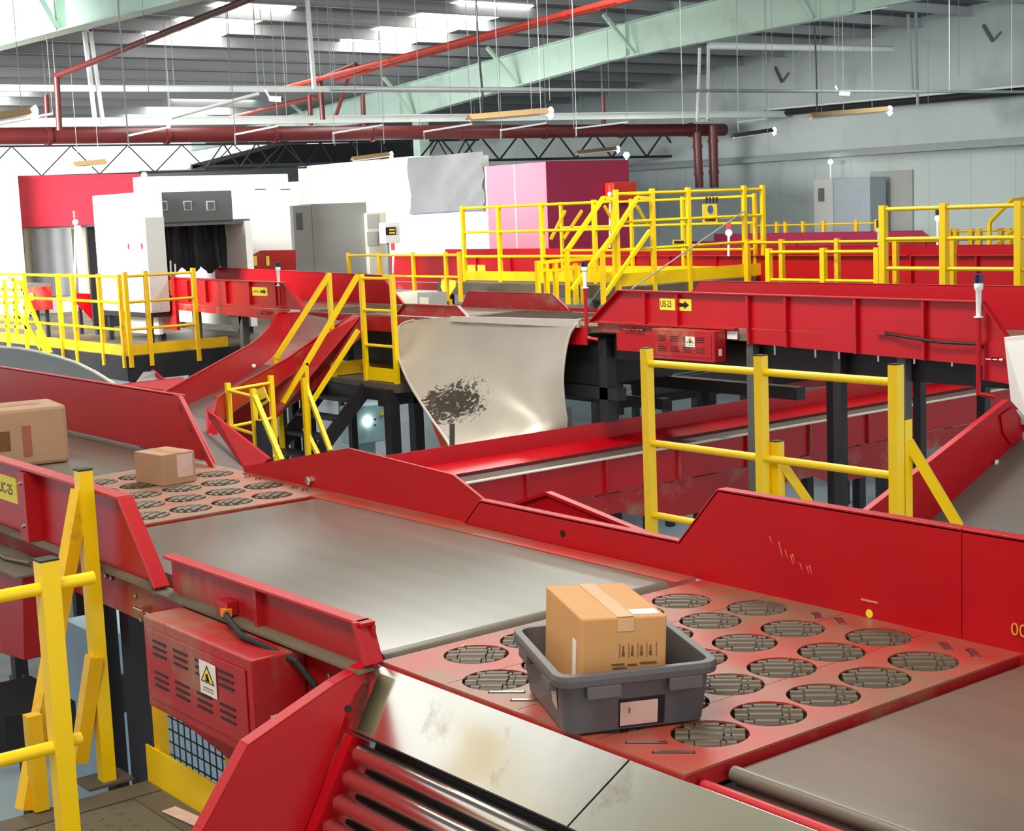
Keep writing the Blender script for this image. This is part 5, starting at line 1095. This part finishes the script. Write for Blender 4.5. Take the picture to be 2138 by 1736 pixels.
for px in (341, 392, 440):
    a = at(px - 9, 420, Y=20.79); b = at(px + 9, 439, Y=20.79); w_ = MB().box(a.x, b.x, 20.788, 20.799, b.z, a.z).build('window', CREAM, tn); MB().box(a.x + .012, b.x - .012, 20.78, 20.787, b.z + .012, a.z - .012).build('pane', DGREY, w_)
MB().box(9.72, 11.3, 20.84, 20.86, 1.16, 1.23).build('lintel_edge', DGREY, tn)
MB().box(9.68, 9.74, 20.8, 22.05, -.4, 1.2).build('side_wall', WHITE, tn); MB().box(11.19, 11.30, 20.8, 23.5, -.4, 1.2).build('side_frame', WHITE, tn)
MB().box(9.74, 11.19, 23.3, 23.36, -.4, 1.2).build('back_wall', DARK, tn); MB().box(9.68, 11.3, 20.91, 23.4, 1.2, 1.23).build('roof_panel', DARK, tn)
cu = []
for i in range(5):
    cu.append([Vector((9.76 + 1.42 * j / 40, 21.4 + .03 * math.sin(j * 1.9) + .02 * math.sin(j * .7 + i), 1.18 - .16 * i - (.12 * abs(math.sin(j * .35)) if i == 4 else 0))) for j in range(41)])
MB().sheet(cu, (0, .004, 0)).build('strip_curtain', CURT, tn)
for k in range(5): x = 9.95 + .07 * k; MB().bar((x, 21.3, .32), (x + .02, 21.32, .70 - .05 * abs(k - 2)), .022).build('curtain_strip', WHITE, tn)
for x in (9.75, 11.2): MB().box(x, x + .08, 20.9, 21.0, -.5, -.4).box(x, x + .08, 23.2, 23.3, -.5, -.4).build('foot', DARK, tn)
wl = wbox('machine_cabinet', 'tall bright white cabinet left of the black curtained tunnel', 'cabinet', 9.36, 9.66, 20.35, 22.1, -.05, 1.66, WHITE)
MB().box(9.37, 9.66, 20.342, 20.349, -.03, 1.3).build('end_face', LGREY, wl)
for y in (20.9, 20.45): MB().box(9.352, 9.359, y, y + .05, .86, .94).build('red_mark', RED, wl)
for y in (20.5, 21.9): MB().box(9.4, 9.46, y, y + .06, -.5, -.05).build('leg', DARK, wl)
MB().box(9.34, 9.68, 20.4, 22.0, -.12, -.052).build('base_rail', DARK, wl)
wb = wbox('machine_enclosure', 'big white machine cover behind the dark grey lintel panel', 'enclosure', at(298, 400, Y=23.6).x, 13.6, 23.6, 23.95, .62, 1.98, WHITE)
MB().box(11.5, 11.6, 23.7, 23.8, -.5, .62).box(12.7, 12.8, 23.7, 23.8, -.5, .62).build('leg', BEAMW, wb)
for px in (545, 598): a = at(px - 12, 395, Y=23.58); MB().box(a.x, a.x + .2, 23.585, 23.599, a.z - .012, a.z).build('handle', DARK, wb)
wbox('electrical_cabinet', 'wide grey electrical cabinet left of the white enclosure', 'cabinet', 14.27, 15.44, 24, 24.5, -.3, 1.45, MGREY)
cgs = wbox('electrical_cabinet', 'narrow grey cabinet with a small vent beside the wide grey cabinet', 'cabinet', 13.88, 14.265, 24, 24.5, -.3, 1.43, MGREY)
MB().box(13.94, 14.07, 23.99, 23.999, 1.0, 1.3).build('vent', DGREY, cgs)
MB().box(13.7, 15.6, 23.7, 24.8, -.36, -.305).build('plinth', DARK, label='dark plinth under the grey electrical cabinets', cat='plinth') ; MB().box(14, 14.1, 24, 24.1, ZG, -.362).build('column', DARK, label='dark column under the cabinet plinth left of the bridge', cat='column')
tv = wbox('instrument_cabinet', 'pale instrument cabinet with two display windows beside the grey cabinets', 'cabinet', at(766, 450, Y=23.9).x, at(806, 450, Y=23.9).x, 23.9, 24.3, -.3, 1.25, CREAM)
for pt in (448, 485): a = at(766, pt, Y=23.88); b = at(790, pt + 28, Y=23.88); MB().box(a.x, b.x, 23.885, 23.899, b.z, a.z).build('display_window', LGREY, tv, bevel=.004)
wsn = wbox('sign_box', 'white box with a black and yellow sign left of the white enclosure', 'sign', at(803, 465, Y=23.4).x, at(834, 465, Y=23.4).x, 23.4, 23.6, at(815, 508, Y=23.4).z, at(815, 465, Y=23.4).z, WHITE)
a = at(806, 475, Y=23.38); b = at(827, 490, Y=23.38); MB().box(a.x, b.x, 23.385, 23.399, b.z, a.z).build('black_plate', BLK, wsn)
for k in range(2): MB().box(a.x + .07, b.x - .02, 23.38, 23.384, b.z + .02 + .055 * k, b.z + .05 + .055 * k).build('yellow_text_bar', SIGN, wsn)
MB().box(a.x + .05, a.x + .1, 23.45, 23.5, -.3, at(815, 508, Y=23.4).z).build('stand', BEAMG, wsn)
# far left red topped enclosure
el = wbox('machine_enclosure', 'red panelled box on cream walls at the far left', 'enclosure', 11.07, 13.78, 30, 33, 1.24, 2.26, mat('rose_red_panel', (214, 52, 72), .5), body='red_box')
MB().box(11.3, 13.6, 30.2, 33, -.499, 1.238).build('cream_wall', CREAM, el)
MB().box(10.2, 11.05, 29.6, 33, -.499, 2.3).build('white_wall', WHITE, el)
for x in (12.3, 12.75): MB().box(x, x + .1, 29.95, 30.05, -.499, 1.238).build('white_post', WHITE, el)
MB().sheet([[Vector((11.4 + .07 * j, 30.08 + .03 * math.sin(j * 1.3), 1.2 - .45 * i)) for j in range(13)] for i in range(4)], (0, .01, 0)).build('plastic_curtain', TARP, el)
# platform at far left, z = -.5
PX, PY, PZ = 8.33, 18.95, -.5
pf = deck('dark platform with yellow kick boards at the far left', PX, 13.1, PY, 33.5, PZ, .34, m=DECKM, em=DARK)
lf2 = [(PX, at(px, 572, X=PX).y) for px in (-20, 120, 150, 205)]; lf2 = sorted(lf2, key=lambda q: -q[1])
railing('yellow railing along the side of the far left platform', lf2 + [(PX, PY + .05)], PZ - .16, .57, (.54, .20, -.16), kick=(-.5, -.36), w=.055, r=.02, m=YELD, caps=False)
fr = [(at(px, 568, Y=PY).x, PY) for px in (303, 403)]
railing('yellow railing along the front of the far left platform', [(PX + .06, PY)] + fr, PZ - .16, .60, (.54, .20, -.16), kick=(-.5, -.36), w=.055, r=.02, m=YELD, caps=False)
MB().box(fr[1][0] + .03, fr[1][0] + .45, PY - .004, PY + .004, -.5, -.36).build('kick_board', YELD, label='free end of yellow kick board on the far left platform edge', cat='kick board')
hs = thing('stair_handrail', 'cluster of yellow stair handrails at the far left edge', 'handrail', at(40, 735, X=8.0))
for seg in (((8, 585), (20, 735)), ((30, 580), (35, 700)), ((20, 580), (42, 590)), ((42, 590), (106, 738)), ((0, 632), (38, 632)), ((28, 640), (86, 728)), ((50, 640), (70, 655)), ((0, 680), (60, 684)), ((50, 570), (58, 735)), ((78, 690), (96, 738)), ((0, 604), (50, 606)), ((0, 660), (54, 664))):
    MB().bar(at(*seg[0], X=8.0), at(*seg[1], X=8.0), .045).build('hand_bar', YEL, hs)
rc2 = thing('belt_conveyor', 'short red conveyor on the far left platform behind the railing', 'conveyor', at(80, 640, Y=23))
a, b = at(58, 601, Y=23.5), at(111, 646, Y=23.5); MB().box(a.x, b.x, 23.5, 23.52, b.z, a.z).build('side_panel', REDD, rc2); MB().box(a.x - .05, b.x, 23.5, 24.4, a.z, a.z + .05).build('belt', BELT, rc2)
MB().prism([at(x, y, Y=23.5) for x, y in ((160, 612), (196, 614), (204, 640), (196, 672), (160, 634))], (0, .02, 0)).build('drive_guard', RED, rc2)
q = at(61, 620, Y=23.49); MB().box(q.x, q.x + .07, 23.49, 23.499, q.z - .06, q.z + .06).build('line_sign', SIGN, rc2)
for px in (75, 95, 165): q = at(px, 640, Y=23.6); MB().box(q.x, q.x + .05, 23.6, 23.65, PZ, q.z).build('leg', DARK, rc2)
ab = thing('belt_conveyor', 'short crimson conveyor piece between the white cover and the grey cabinet', 'conveyor', at(570, 560, Y=24))
MB().prism([at(x, y, Y=23) for x, y in ((524, 535), (545, 523), (618, 522), (618, 565), (524, 565))], (0, .03, 0)).build('side_panel', REDD, ab)
for px in (530, 556): q = at(px, 545, Y=22.98); MB().box(q.x, q.x + .06, 22.98, 22.99, q.z - .08, q.z + .08).build('sticker', SIGN, ab)
q = at(570, 560, Y=23.1); MB().box(q.x, q.x + .1, 23.1, 23.2, ZG, q.z).build('leg', DARK, ab)
# wall side cabinets and door
wc2 = wbox('electrical_cabinet', 'tall pale cabinet with a small vent against the right wall', 'cabinet', 29.1, 29.7, at(1738, 400, X=29.1).y, at(1699, 400, X=29.1).y, ZG, 1.64, LGREY)
MB().box(29.085, 29.099, at(1738, 400, X=29.1).y + .25, at(1699, 400, X=29.1).y - .15, 1.1, 1.42).build('vent', DGREY, wc2)
wbox('electrical_cabinet', 'wide grey cabinet beside the vented cabinet against the right wall', 'cabinet', 29.15, 29.75, at(1816, 400, X=29.15).y, at(1739, 400, X=29.15).y - .01, ZG, 1.63, mat('blue_grey_cabinet', (150, 160, 168), .5))
struct('door_1', MB().box(XW - .06, XW - .015, at(1908, 400, X=XW).y, at(1820, 400, X=XW).y, ZG, 1.76), MGREY)
# left wall columns and hall column
for px, lb in ((882, 'pale column under the roof beam behind the duct left of centre'), (1405, 'pale column beside the brown drop pipes')):
    a = at(px, 300, Y=33); MB().box(a.x - .15, a.x + .15, 32.9, 33.2, ZG, rz(33) - .3).build('column', PALEG, label=lb, cat='column')

# white branch arms hanging across the duct, and a slanting white conduit
for k, (x0, y0, x1, y1) in enumerate(((268, 283, 355, 265), (490, 281, 580, 263), (695, 278, 800, 261), (885, 275, 985, 259), (1045, 272, 1140, 257), (1202, 268, 1310, 255), (1540, 255, 1600, 248))):
    a, b = at(x0, y0, Y=26), at(x1, y1, Y=26); t = thing('branch_arm', 'slim white branch arm slanting in front of the thick brown duct', 'pipe', a, 'white branch arms in front of the brown duct')
    MB().bar(a, b, .035).build('arm', BEAMW, t); MB().tube(a, (a.x, a.y, a.z - .18), .008, 6).build('drop_rod', BEAMG, t); hang(t, b)
pipe('slanting white conduit running up to the small camera left of centre', [at(356, 246, Y=22), at(540, 196, Y=22)], .03, BEAMW, 'conduit', 'conduit')
pipe('thin pale conduit crossing above the glowing lamp at the far left', [at(-20, 262, Y=20), at(110, 238, Y=20)], .02, BEAMW, 'conduit', 'conduit')

# grey pipes, brace and tall panels along the right wall
for px, y0, y1 in ((1768, 60, 170), (1632, 200, 226), (1960, 300, 330)): pass
wp_ = thing('wall_brace', 'dark V shaped bracket high on the right wall', 'bracket', at(1632, 172, X=XW - .1))
MB().bar(at(1618, 140, X=XW - .08), at(1632, 172, X=XW - .08), .05).bar(at(1632, 172, X=XW - .08), at(1646, 152, X=XW - .08), .03).build('bracket', DGREY, wp_)
wp_ = thing('wall_brace', 'dark V shaped bracket near the top right corner of the wall', 'bracket', at(2073, 86, X=XW - .1))
MB().bar(at(2053, 52, X=XW - .08), at(2073, 86, X=XW - .08), .06).bar(at(2073, 86, X=XW - .08), at(2090, 66, X=XW - .08), .03).build('bracket', DGREY, wp_)
